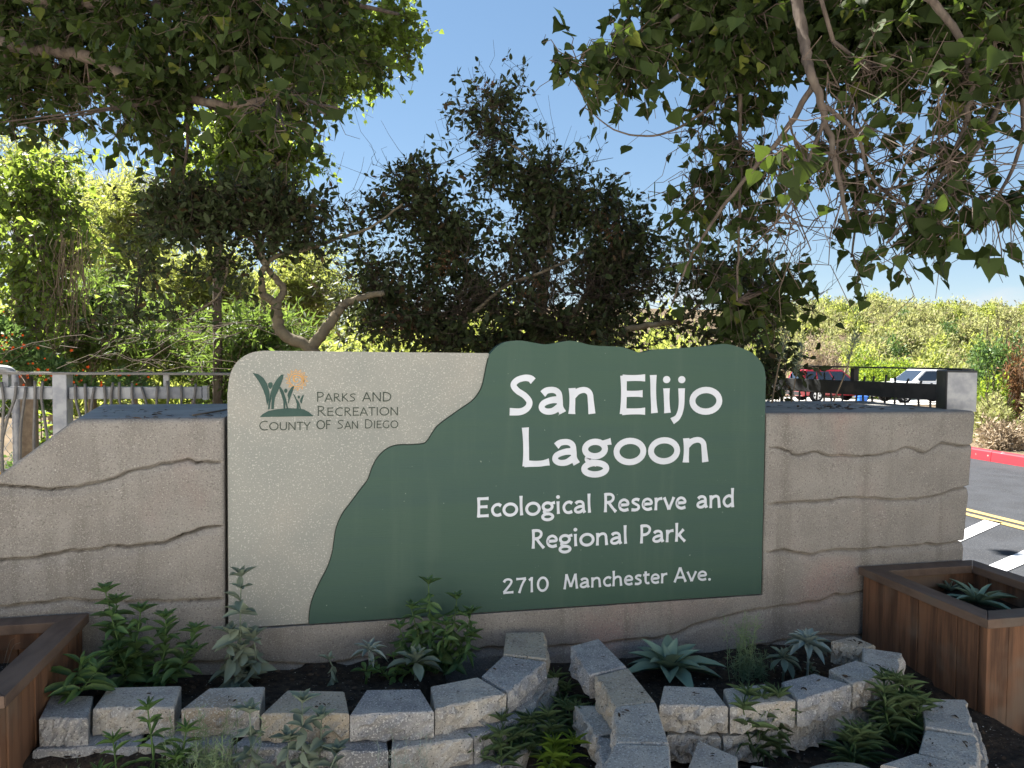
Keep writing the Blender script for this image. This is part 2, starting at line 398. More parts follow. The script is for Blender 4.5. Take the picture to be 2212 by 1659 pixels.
# unseen forecourt made pale to bounce sun at the sign; road running past the wall end into the car park
sheet('pavement', -30, 3.9, -12.5, -0.95, 0.0, M['pavement'], 12, 12)
sheet('road', 3.9, 9.42, -12.5, 24, 0.0, M['asphalt'], 6, 40)
sheet('car_park', 3.0, 60, 24.0, 46, 0.004, M['lot'], 20, 20)
# unseen pale slope behind the camera, added to bounce sunlight onto sign and wall
bx, by = np.meshgrid(np.linspace(-70, 75, 80), np.concatenate([np.linspace(-13, -34, 40), np.linspace(-36, -120, 12)]))
bt = np.clip((-13.5 - by + 3.0 * (fbm(bx * .12, by * .05, 3, 3) - .45)) / 19.0, 0, 1)
bz = -0.05 + 13.0 * bt ** 0.9 * (0.8 + .45 * fbm(bx * .05, by * .03, 8, 3)) + 1.4 * (fbm(bx * .45, by * .45, 6, 3) - .45) * np.minimum(1, bt * 4)
bi = np.arange(bx.size).reshape(bx.shape)
obj('bluff', mesh('bluff', np.stack([bx, by, bz], -1).reshape(-1, 3), [np.stack([bi[:-1, :-1], bi[1:, :-1], bi[1:, 1:], bi[:-1, 1:]], -1).reshape(-1, 4)], True), M['sandstone'], kind='structure')
def marking(name, pts, m):
    mb = MB(); P = [on_z(a, b, 0.006) for a, b in pts]; mb.add(P, [tuple(range(len(P)))])
    return mb.build(name, m, kind='structure')
mb = MB()
marking('crosswalk_stripe', [(2060, 1154), (2129, 1122), (2166, 1129), (2070, 1172)], M['paint_white'])
marking('crosswalk_stripe', [(2120, 1228), (2240, 1176), (2290, 1184), (2174, 1234)], M['paint_white'])
for xx in (5.87, 6.05):
    mb = MB(); mb.add([(xx, 0.9, 0.006), (xx + 0.10, 0.9, 0.006), (xx + 0.10, 13, 0.006), (xx, 13, 0.006)], [(0, 1, 2, 3)])
    mb.build('lane_line', M['paint_yellow'], kind='structure')
# red painted kerb along the far side of the road: separate cast lengths
kp = [(9.40, -6.0), (9.40, 1.0), (9.38, 4.0), (9.46, 6.0), (9.62, 8.0), (9.95, 11.0), (10.5, 14.0)]
ks = spline([(a, b, 0) for a, b in kp], 60)
kerb = obj('kerb', None, None, kind='structure')
seg = [ks[i:i + 6] for i in range(0, 55, 5)]
for s_ in seg:
    mb = MB(); prof = [(0, 0), (0.012, 0.13), (0.03, 0.145), (0.17, 0.145), (0.17, -0.05), (0, -0.05)]
    V = []; 
    for j, p in enumerate(s_):
        q = s_[min(j + 1, len(s_) - 1)] - s_[max(j - 1, 0)]; q /= np.linalg.norm(q); nrm = np.array([q[1], -q[0], 0])
        pp = p - q * (0.004 if j == len(s_) - 1 else (-0.004 if j == 0 else 0))
        for a, b in prof: V.append(pp + nrm * a + np.array([0, 0, b + ground_z(p[0], p[1])]))
    n = len(prof); Fq = [(j * n + i, j * n + (i + 1) % n, (j + 1) * n + (i + 1) % n, (j + 1) * n + i) for j in range(len(s_) - 1) for i in range(n)]
    Fq += [tuple(range(n)), tuple(range((len(s_) - 1) * n, len(s_) * n))[::-1]]
    mb.add(V, Fq); mb.build('kerb_stone', M['kerb_red'], kerb)

# ================================================================== CONCRETE WALL
ZTOP, WT = 1.243, 0.92
SY = 0.012                                                          # sign face sits just inside the wall face
XL = on_y(491.5, 1100, SY)[0] - 0.012
XR = on_y(1646.5, 1100, SY)[0] + 0.008
ZB = on_y(1100, 1318, SY)[2] - 0.005
XEND = on_y(2112, 886, 0)[0]
XSL = on_y(160, 912, 0)[0]                                          # where the left shoulder starts to slope
def curve(pts):
    P = np.array([on_y(a, b, 0) for a, b in pts]); return P[:, 0], P[:, 2]
G = {
 'g1': curve([(-120,1046),(5,1049),(67,1052),(110,1056),(160,1054),(200,1044),(250,1032),(283,1019),(333,1006),(350,999),(383,994),(407,990),(423,1000),(447,996),(490,999)]),
 'g2': curve([(-250,1212),(0,1209),(83,1204),(143,1191),(200,1183),(267,1181),(317,1174),(353,1172),(400,1156),(427,1144),(480,1138),(492,1136)]),
 'g3': curve([(-350,1312),(0,1309),(67,1306),(150,1294),(213,1298),(307,1296),(353,1299),(393,1296),(443,1293),(477,1292),(494,1296)]),
 'g4': curve([(-350,1440),(180,1436),(233,1439),(400,1431),(483,1428),(567,1429),(650,1436),(687,1437),(720,1434),(764,1424),(864,1419),(1024,1402),(1087,1399),(1182,1398),(1233,1393),
              (1317,1387),(1365,1380),(1411,1381),(1460,1366),(1497,1352),(1527,1343),(1579,1329),(1632,1319),(1692,1308),(1772,1298),(1799,1288),(1845,1281),(1879,1276),(2100,1255)]),
 'g5': curve([(1560,1412),(1622,1399),(1672,1389),(1789,1369),(1872,1373),(2110,1350)]),
 'r1': curve([(1648,969),(1688,971),(1722,981),(1772,976),(1795,981),(1888,986),(1935,974),(1965,967),(2005,974),(2038,954),(2072,959),(2098,964),(2112,952)]),
 'r2': curve([(1648,1086),(1720,1082),(1800,1080),(1860,1072),(1950,1080),(2020,1075),(2060,1062),(2110,1050)]),
 'r3': curve([(1645,1191),(1699,1189),(1752,1194),(1829,1186),(1895,1184),(1992,1176),(2045,1173),(2110,1164)]),
}
GP = {'g1': (0.034, 0.034), 'g2': (0.042, 0.045), 'g3': (0.032, 0.034), 'g4': (0.040, 0.040), 'g5': (0.022, 0.03), 'r1': (0.036, 0.032), 'r2': (0.032, 0.03), 'r3': (0.038, 0.036)}
def gz(k, x):
    xs, zs = G[k]; s = {'g1':1,'g2':2,'g3':3,'g4':4,'g5':5,'r1':6,'r2':7,'r3':8}[k]
    return np.interp(x, xs, zs) + (fbm(x * 13.0, x * 0 + 3.3, s, 5) - 0.47) * 0.030
def in_range(k, x):
    xs, _ = G[k]
    lim = {'g1': (-9, XL), 'g2': (-9, XL), 'g3': (-9, XL), 'g4': (-9, 9), 'g5': (xs[0], 9), 'r1': (XR, 9), 'r2': (XR, 9), 'r3': (XR, 9)}[k]
    return np.clip((x - lim[0]) / 0.08, 0, 1) * np.clip((lim[1] + (0.0 if lim[1] < 8 else 1) - x) / 0.03, 0, 1) if k != 'g5' else np.clip((x - lim[0]) / 0.2, 0, 1)
xs_ = np.unique(np.concatenate([np.arange(-2.4, XL, 0.0085), [XL], np.arange(XL + 0.0085, XR - 0.004, 0.0085), [XR], np.arange(XR + 0.008, XEND - 0.002, 0.0085), [XEND]]))
zs_ = np.unique(np.concatenate([np.arange(-0.05, ZB - 0.003, 0.0045), [ZB], np.arange(ZB + 0.0045, ZTOP - 0.03, 0.0045), ZTOP - 0.024 * (1 - np.sin(np.linspace(0.15, 1, 6) * math.pi / 2))]))
X, Z = np.meshgrid(xs_, zs_)
rec = (fbm(X * 2.1, Z * 2.1, 31, 3) - 0.45) * 0.009 + (fbm(X * 14, Z * 14, 41, 3) - 0.45) * 0.007 + (fbm(X * 60, Z * 60, 51, 2) - 0.37) * 0.003
GR = np.zeros_like(X)
for k in G:
    w, dep = GP[k]
    c = gz(k, X); d = Z - c
    dm = dep * (0.55 + 1.3 * fbm(X * 5.0, X * 0 + 1.7, 77 + len(k) + ord(k[1]), 2)) * in_range(k, X)
    wv = w * (0.5 + 1.1 * fbm(X * 6.0, X * 0 + 9.1, 91 + ord(k[1]), 2))
    slot = 0.003 + 0.010 * fbm(X * 11.0, X * 0 + 5.5, 17 + ord(k[1]), 3)
    below = np.where((d <= 0) & (d > -slot), 1.0, np.where((d <= -slot) & (d > -wv - slot), 0.30 * np.clip(1 - (-d - slot) / wv, 0, 1) ** 1.5, 0))
    above = np.where((d > 0) & (d < 0.007), (1 - d / 0.007) ** 2 * .5, 0)
    GR = np.maximum(GR, dm * np.maximum(below, above))
YF = rec + GR
# rounded arrises: top, sign recess, right end
dt = np.clip(1 - (ZTOP - Z) / 0.024, 0, 1); YF = YF + 0.024 * (1 - np.sqrt(np.maximum(0, 1 - dt ** 2)))
for e in (XL - X, X - XR):
    q = np.clip(1 - e / 0.012, 0, 1) * (e >= -1e-6) * (Z > ZB); YF = YF + 0.010 * (1 - np.sqrt(np.maximum(0, 1 - q ** 2)))
q = np.clip(1 - (XEND - X) / 0.028, 0, 1); YF = YF + 0.028 * (1 - np.sqrt(np.maximum(0, 1 - q ** 2)))
xe = XEND - 0.055 * (ZTOP - Z) / 0.86 - GR * 0.8
XW = np.where(X > XR, XR + (X - XR) * (xe - XR) / (XEND - XR), X)
slope = ZTOP - np.maximum(0, XSL - X) * 0.80
ZW = np.minimum(Z, slope)
# shoulder edge rounded too
ds = np.clip(1 - (slope - ZW) / 0.02, 0, 1) * (X < XSL); YF = YF + 0.02 * (1 - np.sqrt(np.maximum(0, 1 - ds ** 2)))
ny_, nx_ = X.shape
I = np.arange(nx_ * ny_).reshape(ny_, nx_)
VV = np.stack([XW, YF, ZW], -1).reshape(-1, 3)
QF = np.stack([I[:-1, :-1], I[:-1, 1:], I[1:, 1:], I[1:, :-1]], -1)
xc = 0.25 * (X[:-1, :-1] + X[:-1, 1:] + X[1:, 1:] + X[1:, :-1]); zc = 0.25 * (Z[:-1, :-1] + Z[:-1, 1:] + Z[1:, 1:] + Z[1:, :-1])
keep = ~((xc > XL) & (xc < XR) & (zc > ZB)) & (zc < ZTOP - np.maximum(0, XSL - xc) * 0.80 + 0.008)
lay = np.zeros_like(xc, dtype=int)
a4 = zc > gz('g4', xc)
lay[a4] = 1
left = xc < XL; right = xc > XR
for i, k in enumerate(('g3', 'g2', 'g1')): lay[left & a4 & (zc > gz(k, xc))] = 2 + i
for i, k in enumerate(('r3', 'r2', 'r1')): lay[right & a4 & (zc > gz(k, xc))] = 5 + i
lay[(~a4) & (xc > G['g5'][0][0]) & (zc < gz('g5', xc))] = 8
wall = thing('concrete_wall', 'low grey concrete wall with rough rock-like cracked layers, carrying the green and grey park sign', 'wall', (0.7, 0.3, 0))
for l in range(9):
    f = QF[keep & (lay == l)].reshape(-1, 4)
    if not len(f): continue
    u, inv = np.unique(f, return_inverse=True)
    obj('concrete_layer', mesh('concrete_layer', VV[u], [inv.reshape(-1, 4)], True), M['concrete'], wall)
# top, back, recess
mb = MB()
def toprow(cols):
    tf = np.stack([XW[-1, cols], YF[-1, cols], ZW[-1, cols]], -1)
    sh = -0.17 * np.clip((XL - tf[:, 0]) / (XL - XSL), 0, 1)
    bk = tf.copy(); bk[:, 0] += sh; bk[:, 1] = WT
    if cols[0] > 10: bk[:, 0] += np.clip((tf[:, 0] - XR) / (XEND - XR), 0, 1) * 0.02
    lo = bk.copy(); lo[:, 2] = -0.05
    n = len(cols); Va = np.vstack([tf, bk, lo]); k = np.arange(n - 1)
    mb.addnp(Va, np.vstack([np.stack([k, k + 1, n + k + 1, n + k], -1), np.stack([n + k, n + k + 1, 2*n + k + 1, 2*n + k], -1)]))
cL = np.where(xs_ <= XL + 1e-9)[0]; cR = np.where(xs_ >= XR - 1e-9)[0]
toprow(cL); toprow(cR)
mb.add([(XL, 0.085, ZTOP), (XR, 0.085, ZTOP), (XR, WT, ZTOP), (XL, WT, ZTOP), (XL, WT, -0.05), (XR, WT, -0.05)], [(0, 1, 2, 3), (3, 2, 5, 4)])
top = mb.build('wall_top', M['concrete_top'], wall)
mb = MB()
mb.add([(XL, 0.085, ZB), (XR, 0.085, ZB), (XR, 0.085, ZTOP), (XL, 0.085, ZTOP)], [(0, 1, 2, 3)])
cl = np.where(np.abs(xs_ - XL) < 1e-9)[0][0]; cr = np.where(np.abs(xs_ - XR) < 1e-9)[0][0]; rb = np.where(np.abs(zs_ - ZB) < 1e-9)[0][0]
for c in (cl, cr):
    rows = np.arange(rb, ny_); a = np.stack([XW[rows, c], YF[rows, c], ZW[rows, c]], -1); b = a.copy(); b[:, 1] = 0.085
    n = len(rows); k = np.arange(n - 1); mb.addnp(np.vstack([a, b]), np.stack([k, k + 1, n + k + 1, n + k], -1))
cols = np.arange(cl, cr + 1); a = np.stack([XW[rb, cols], YF[rb, cols], ZW[rb, cols]], -1); b = a.copy(); b[:, 1] = 0.085
n = len(cols); k = np.arange(n - 1); mb.addnp(np.vstack([a, b]), np.stack([k, k + 1, n + k + 1, n + k], -1))
mb.build('sign_recess', M['concrete'], wall)
rows = np.arange(ny_); a = np.stack([XW[rows, -1], YF[rows, -1], ZW[rows, -1]], -1); b = a.copy(); b[:, 1] = WT; b[:, 0] += 0.02
n = ny_; k = np.arange(n - 1); mb = MB(); mb.addnp(np.vstack([a, b]), np.stack([k, n + k, n + k + 1, k + 1], -1)); mb.build('wall_end', M['concrete'], wall, smooth=True)

# ================================================================== SIGN
def sg(pts, y=SY): return [on_y(a, b, y) for a, b in pts]
sign = thing('park_sign', 'large green and grey park sign with white lettering, set into the concrete wall', 'sign', (0.7, 0.05, ZB))
bound = [(1057,765),(1050,794),(1044,824),(1037,844),(1020,866),(990,887),(950,916),(937,931),(924,951),(914,958.5),(887,961),(860,961.5),(837,969),(817,987),(804,1011),(795,1036),(780,1056),(760,1083),(740,1110),
         (727,1140),(722,1170),(718,1195),(708,1225),(690,1260),(675,1295),(669,1325),(668,1352)]
topg = [(1057,765),(1070,751),(1090,739),(1120,735.5),(1144,739),(1177,744),(1204,740),(1230,736),(1257,741),(1277,746),(1310,748),(1337,749),(1357,754),(1377,761),(1392,760),(1414,755),(1474,752),(1535,746),(1565,743),(1595,750),(1622,762),(1638,777),(1648,794),(1652,818)]
topl = [(493,1361),(492,1000),(492,850),(494,824),(500,801),(511,783),(526,770),(546,761),(570,757.5)]
bS = spline(np.array([on_y(a, b, SY) for a, b in bound]), 90)
tS = spline(np.array([on_y(a, b, SY) for a, b in topg]), 70)
ztl = on_y(570, 758, SY)[2]; xl = on_y(492, 1000, SY)[0]; xr = on_y(1647, 1050, SY)[0]; zb = ZB + 0.006
tl = spline(np.array([on_y(a, b, SY) for a, b in topl[2:]]), 14)
tl[0, 0] = xl
bS[-1, 2] = zb; bS[0] = (bS[0][0], SY, ztl - 0.004); tS[0] = bS[0]; tS[-1, 0] = xr
grey = [(xl, SY, zb)] + [tuple(p) for p in tl] + [(bS[0][0] - 0.004, SY, ztl)] + [tuple(p + np.array([0.03, 0, -0.012])) for p in bS[1:-1]] + [(bS[-1][0] + 0.03, SY, zb)]
mb = MB(); mb.prism(grey[::-1], (0, 0.045, 0)); mb.build('grey_panel', M['sign_grey'], sign)
GYF = 0.002
green = [(p[0], GYF, p[2]) for p in bS[::-1]] + [(p[0], GYF, p[2]) for p in tS[1:]] + [(xr, GYF, zb)]
mb = MB(); mb.prism(green[::-1], (0, 0.052, 0)); mb.build('green_panel', M['sign_green'], sign)
# dark routed line along the edge of the green shape
def ribbon(mb, C, w, y0, dy):
    """flat ribbon in the sign plane; C (n,2) x,z; w (n,) widths; slab from y0 back to y0+dy"""
    C = np.asarray(C, float); T = np.gradient(C, axis=0); T /= np.maximum(np.linalg.norm(T, axis=1, keepdims=True), 1e-9)
    Nn = np.stack([-T[:, 1], T[:, 0]], -1); w = np.broadcast_to(w, (len(C),))[:, None]
    a = C + Nn * w / 2; b = C - Nn * w / 2; n = len(C); k = np.arange(n - 1)
    def lift(p, y): return np.stack([p[:, 0], np.full(len(p), y), p[:, 1]], -1)
    V = np.vstack([lift(a, y0), lift(b, y0), lift(a, y0 + dy), lift(b, y0 + dy)])
    Fq = np.vstack([np.stack([k, k + 1, n + k + 1, n + k], -1), np.stack([2*n + k, 2*n + k + 1, k + 1, k], -1), np.stack([n + k, n + k + 1, 3*n + k + 1, 3*n + k], -1)])
    mb.addnp(V, Fq)
    s0 = mb.n
    mb.add(V[[0, n, 3*n, 2*n]], [(0, 1, 2, 3)]); mb.add(V[[n-1, 2*n-1, 4*n-1, 3*n-1]], [(3, 2, 1, 0)])
def ring(mb, C, w, y0, dy):
    n = len(C); T = np.roll(C, -1, 0) - np.roll(C, 1, 0); T /= np.linalg.norm(T, axis=1, keepdims=True); Nn = np.stack([-T[:, 1], T[:, 0]], -1)
    a = C + Nn * w / 2; b = C - Nn * w / 2; k = np.arange(n); j = (k + 1) % n
    def lift(p, y): return np.stack([p[:, 0], np.full(n, y), p[:, 1]], -1)
    mb.addnp(np.vstack([lift(a, y0), lift(b, y0), lift(a, y0 + dy), lift(b, y0 + dy)]), np.vstack([np.stack([k, j, n + j, n + k], -1), np.stack([2*n + k, 2*n + j, j, k], -1), np.stack([n + k, n + j, 3*n + j, 3*n + k], -1)]))
mb = MB(); ribbon(mb, bS[1:, [0, 2]], 0.0075, SY - 0.003, 0.01); mb.build('edge_line', M['sign_edge'], sign)

def ell(cx, cy, rx, ry, n=28, a0=0.0): return [(cx + rx * math.cos(a0 + 2*math.pi*i/n), cy + ry * math.sin(a0 + 2*math.pi*i/n)) for i in range(n + 1)]
GL = {  # stroke letters: (advance, [strokes]); a closed ring repeats its first point; ('dot',x,y,r)
 'S': (.66, [[(.57,.85),(.50,.915),(.37,.93),(.21,.87),(.13,.75),(.21,.61),(.39,.47),(.49,.31),(.44,.16),(.29,.07),(.05,.07)]]),
 'a': (.66, [[(.11,.52),(.20,.605),(.36,.62),(.47,.54),(.50,.36),(.51,.18),(.57,.03)], [(.50,.37),(.31,.36),(.13,.28),(.09,.16),(.18,.075),(.34,.08),(.50,.19)]]),
 'n': (.70, [[(.10,.67),(.11,.33),(.10,.0)], [(.11,.46),(.24,.585),(.40,.62),(.51,.53),(.54,.32),(.57,.0)]]),
 'E': (.64, [[(.10,1.0),(.11,.5),(.10,.0)], [(.08,.935),(.57,.945)], [(.10,.525),(.52,.53)], [(.08,.065),(.58,.07)]]),
 'l': (.28, [[(.09,1.02),(.10,.5),(.13,.02)]]),
 'i': (.27, [[(.09,.67),(.10,.33),(.12,.02)], ('dot', .09, .90, .095)]),
 'j': (.30, [[(.14,.67),(.14,.2),(.07,-.08),(-.06,-.20)], ('dot', .14, .90, .095)]),
 'o': (.78, [ell(.38, .335, .31, .29)]),
 'L': (.64, [[(.09,1.02),(.11,.5),(.11,.0)], [(.08,.07),(.40,.06),(.62,.10)]]),
 'g': (.70, [ell(.30, .42, .225, .195), [(.44,.55),(.54,.59),(.66,.62)], [(.22,.25),(.13,.16),(.20,.075),(.34,.035)], ell(.31, -.11, .25, .155)]),
 'c': (.56, [[(.51,.545),(.38,.62),(.22,.575),(.11,.43),(.11,.26),(.20,.11),(.36,.065),(.52,.12)]]),
 'R': (.68, [[(.10,1.0),(.11,.5),(.10,.0)], [(.08,.935),(.33,.935),(.47,.83),(.46,.65),(.32,.53),(.10,.50)], [(.26,.51),(.41,.27),(.62,.0)]]),
 'e': (.62, [[(.10,.34),(.30,.35),(.51,.37),(.48,.53),(.33,.62),(.16,.55),(.09,.35),(.15,.15),(.33,.06),(.54,.11)]]),
 's': (.52, [[(.44,.58),(.30,.63),(.15,.58),(.13,.47),(.26,.37),(.40,.27),(.40,.13),(.26,.06),(.06,.075)]]),
 'r': (.46, [[(.10,.67),(.11,.33),(.10,.0)], [(.11,.45),(.23,.585),(.42,.625)]]),
 'v': (.58, [[(.04,.67),(.29,.02)], [(.29,.02),(.54,.67)]]),
 'd': (.70, [[(.55,1.02),(.55,.5),(.58,.0)], [(.54,.55),(.36,.62),(.17,.52),(.09,.32),(.18,.12),(.34,.07),(.54,.19)]]),
 'P': (.60, [[(.10,1.0),(.11,.5),(.10,.0)], [(.08,.935),(.35,.935),(.50,.81),(.48,.61),(.33,.48),(.10,.455)]]),
 'k': (.56, [[(.10,1.02),(.11,.5),(.10,.0)], [(.11,.30),(.28,.45),(.46,.66)], [(.22,.40),(.36,.20),(.54,.0)]]),
 '2': (.62, [[(.08,.76),(.16,.90),(.32,.94),(.45,.84),(.43,.66),(.27,.38),(.08,.08)], [(.06,.07),(.56,.08)]]),
 '7': (.60, [[(.06,.925),(.54,.935)], [(.51,.92),(.34,.5),(.21,.0)]]),
 '1': (.44, [[(.08,.80),(.22,.93)], [(.22,1.0),(.22,.5),(.23,.0)]]),
 '0': (.66, [ell(.32, .49, .245, .43)]),
 'M': (.92, [[(.06,.0),(.17,.98)], [(.16,.96),(.43,.14)], [(.43,.14),(.70,.96)], [(.69,.98),(.80,.0)]]),
 'h': (.70, [[(.10,1.02),(.11,.5),(.10,.0)], [(.11,.46),(.24,.585),(.40,.62),(.51,.53),(.54,.32),(.57,.0)]]),
 't': (.46, [[(.18,.86),(.18,.30),(.22,.12),(.32,.065),(.42,.09)], [(.03,.62),(.42,.64)]]),
 'A': (.70, [[(.02,.0),(.33,.98)], [(.33,.98),(.66,.0)], [(.15,.31),(.52,.31)]]),
 '.': (.26, [('dot', .10, .06, .09)]),
 'K': (.64, [[(.10,1.0),(.10,.0)], [(.11,.46),(.52,1.0)], [(.20,.54),(.62,.0)]]),
 'N': (.78, [[(.10,.0),(.10,1.0)], [(.10,.97),(.66,.03)], [(.66,1.0),(.66,.0)]]),
 'D': (.78, [[(.10,1.0),(.10,.0)], [(.08,.955),(.38,.94),(.62,.74),(.67,.49),(.59,.22),(.38,.06),(.08,.045)]]),
 'C': (.76, [[(.68,.88),(.47,.955),(.22,.84),(.09,.52),(.18,.19),(.42,.045),(.69,.11)]]),
 'T': (.62, [[(.02,.955),(.60,.955)], [(.31,.95),(.31,.0)]]),
 'I': (.28, [[(.13,1.0),(.13,.0)]]),
 'O': (.90, [ell(.44, .50, .375, .455)]),
 'U': (.76, [[(.10,1.0),(.10,.35),(.20,.10),(.38,.045),(.56,.10),(.65,.35),(.65,1.0)]]),
 'Y': (.64, [[(.02,1.0),(.31,.46)], [(.61,1.0),(.31,.46)], [(.31,.47),(.31,.0)]]),
 'F': (.54, [[(.10,1.0),(.10,.0)], [(.08,.955),(.50,.955)], [(.10,.52),(.45,.52)]]),
 'G': (.84, [[(.70,.88),(.47,.955),(.22,.84),(.09,.52),(.18,.19),(.42,.045),(.69,.12)], [(.69,.12),(.69,.45)]]),
}
CAPSET = set('PARKSNDECTIOUYFG')
def lettering(name, text, x0, x1, zbase, cap, wgt, yface, m, small=None, label=None, flare=0.22):
    """one line of stroke letters fitted between x0 and x1"""
    mb = MB(); pen = 0.0; items = []
    for ch in text:
        if ch == ' ': pen += 0.34; continue
        sc_ = 1.0
        if small and ch.islower(): ch = ch.upper(); sc_ = small
        adv, st = GL[ch]; items.append((pen, sc_, st)); pen += adv * sc_ + 0.02
    w = pen - 0.10; kx = (x1 - x0) / w; lift = 0
    for pen, sc_, st in items:
        for s in st:
            lift += 1
            y0 = yface - 0.0016 - 0.00012 * (lift % 5)
            if s[0] == 'dot':
                _, cx, cy, r = s; P = [(x0 + (pen + cx - .02) * kx, y0, zbase + cy * cap)]
                pr = [(x0 + (pen + a - .02) * kx, y0, zbase + b * cap) for a, b in ell(cx, cy, r * cap / kx * 1.08, r, 18)[:-1]]
                mb.prism(pr, (0, 0.0015, 0)); continue
            closed = len(s) > 12 and abs(s[0][0] - s[-1][0]) + abs(s[0][1] - s[-1][1]) < 1e-6
            C = np.array(s, float) if closed else spline(s, 6 if len(s) == 2 else 7 * len(s))
            C = np.stack([x0 + (pen + C[:, 0] * sc_ - .02) * kx, zbase + C[:, 1] * cap * sc_], -1)
            if closed:
                ring(mb, C[:-1], wgt * cap, y0, 0.0015); continue
            else:
                t = np.linspace(-1, 1, len(C)); wd = wgt * cap * (0.92 + flare * np.abs(t) ** 3)
            ribbon(mb, C, wd, y0, 0.0015)
    o = mb.build(name, m, sign)
    if label: o['label'] = label
    return o
def sx(px, py): return on_y(px, py, GYF)[0]
def szz(px, py): return on_y(px, py, GYF)[2]
def line(text, l, r, bl, br, ct, wgt=.168, label=None):
    z = 0.5 * (szz(l, bl) + szz(r, br)); cap = szz(l, ct) - szz(l, bl)
    lettering('lettering', text, sx(l, bl), sx(r, br), z, cap, wgt, GYF, M['letter_white'], label=label)
line('San', 1098, 1285, 895, 894, 810, label='large white word San'); line('Elijo', 1338, 1556, 894, 893, 811, label='large white word Elijo')
line('Lagoon', 1127, 1529.5, 1007, 998, 925, label='large white word Lagoon')
line('Ecological', 1030, 1277, 1117.5, 1108, 1075, .148, 'white word Ecological'); line('Reserve', 1304, 1481, 1106, 1100, 1065, .148, 'white word Reserve'); line('and', 1504, 1585, 1099, 1095, 1058, .148, 'white word and')
line('Regional', 1148, 1355, 1185, 1175, 1144, .148, 'white word Regional'); line('Park', 1382, 1477.6, 1174, 1169, 1134, .148, 'white word Park')
line('2710', 1085.5, 1184, 1283, 1277, 1250, .148, 'white street number 2710'); line('Manchester', 1218, 1440, 1273, 1259, 1240, .148, 'white word Manchester'); line('Ave.', 1457, 1536, 1258, 1253, 1226, .148, 'white word Ave.')
def lg(zx, zy): return 489.6 + zx * .26041, 741.6 + zy * .26041
def lgp(zx, zy, y=SY): a, b = lg(zx, zy); return on_y(a, b, y)
def lgl(text, l, r, bl, br, ct):
    a = lgp(l, bl); b = lgp(r, br); cap = lgp(l, ct)[2] - a[2]
    lettering('lettering', text, a[0], b[0], 0.5 * (a[2] + b[2]), cap, .105, SY, M['letter_dark'], small=.84, flare=.12, label='dark lettering ' + text.upper())
lgl('Parks', 745, 1070, 484, 483, 402); lgl('and'.lower(), 1128, 1365, 483, 481, 391)
lgl('Recreation', 750, 1421, 604, 597, 520); lgl('County', 268, 690, 725, 716, 645); lgl('of', 746, 860, 713, 711, 624); lgl('San', 916, 1090, 710, 708, 634); lgl('Diego', 1145, 1421, 707, 702, 631)
logo = obj('emblem', None, None, sign); 
logo['label'] = 'emblem of green leaf-like figures under an orange spiral sun'
LOGO = {
 'hill': [[(275,612),(298,588),(345,561),(420,546),(500,538),(580,540),(640,548),(682,570),(710,594),(722,605),(600,606),(450,609)]],
 'leaf_figure': [
  [(215,245),(262,255),(305,288),(335,335),(352,390),(357,425),(348,480),(335,515),(325,450),(305,390),(275,330),(245,285)],
  [(472,258),(450,262),(415,300),(385,350),(365,410),(350,470),(342,549),(357,546),(362,500),(377,438),(372,500),(370,546),(392,546),(394,500),(402,450),(425,400),(450,340),(470,285)],
  [(345,333),(355,324),(372,323),(383,335),(380,358),(366,378),(358,378),(345,358)],
  [(432,350),(450,365),(470,395),(482,430),(495,470),(510,540),(498,540),(489,492),(486,540),(472,540),(470,480),(455,430),(440,390)],
  [(560,352),(540,362),(515,400),(503,430),(511,450),(510,490),(515,503),(522,470),(540,420),(556,375)],
  ell(491, 393, 14, 18, 12)[:-1],
  [(548,415),(565,430),(580,460),(595,480),(605,500),(618,546),(606,546),(598,512),(600,546),(580,546),(582,510),(575,475),(560,440)],
  [(640,425),(632,428),(615,455),(608,478),(615,495),(622,502),(630,470),(638,445)],
  ell(599, 446, 10, 13, 12)[:-1]]}
lift = 0
for nm, polys in LOGO.items():
    for pl in polys:
        lift += 1; mb = MB(); P = [lgp(a, b) for a, b in pl]; y0 = SY - 0.0016 - 0.0002 * (lift % 4)
        P = [(p[0], y0, p[2]) for p in P]
        A2 = sum(P[i][0] * P[(i+1) % len(P)][2] - P[(i+1) % len(P)][0] * P[i][2] for i in range(len(P)))
        mb.prism(P[::-1] if A2 > 0 else P, (0, 0.0014, 0)); o = mb.build(nm, M['logo_green'], logo)
mb = MB()
def lr(pts, w, k):
    C = np.array([lgp(a, b)[[0, 2]] for a, b in pts]); ribbon(mb, C, w, SY - 0.0015 - 0.0002 * k, 0.0012)
sc0 = (582, 303)
lr([(sc0[0] + 60 * math.cos(a), sc0[1] + 56 * math.sin(a)) for a in np.linspace(0, 6.6, 50)], 0.0026, 1)
lr([(sc0[0] + (6 + 7.4 * a) * math.cos(a), sc0[1] + (6 + 6.9 * a) * math.sin(a)) for a in np.linspace(0, 6.7, 50)], 0.0024, 2)
for i in range(14):
    a = i / 14 * 2 * math.pi + 0.1; da = 0.16
    lr([(sc0[0] + 68 * math.cos(a - da), sc0[1] + 64 * math.sin(a - da)), (sc0[0] + 94 * math.cos(a + .05), sc0[1] + 90 * math.sin(a + .05)), (sc0[0] + 70 * math.cos(a + da), sc0[1] + 66 * math.sin(a + da))], 0.0024, i % 3)
for w_, f in ((22, 0.30), (42, 0.62)):
    lr([(sc0[0] + w_ * math.cos(a), sc0[1] + w_ * .94 * math.sin(a)) for a in np.linspace(f * 6, f * 6 + 4.2, 30)], 0.0022, 3)
mb.build('spiral_sun', M['logo_orange'], logo)

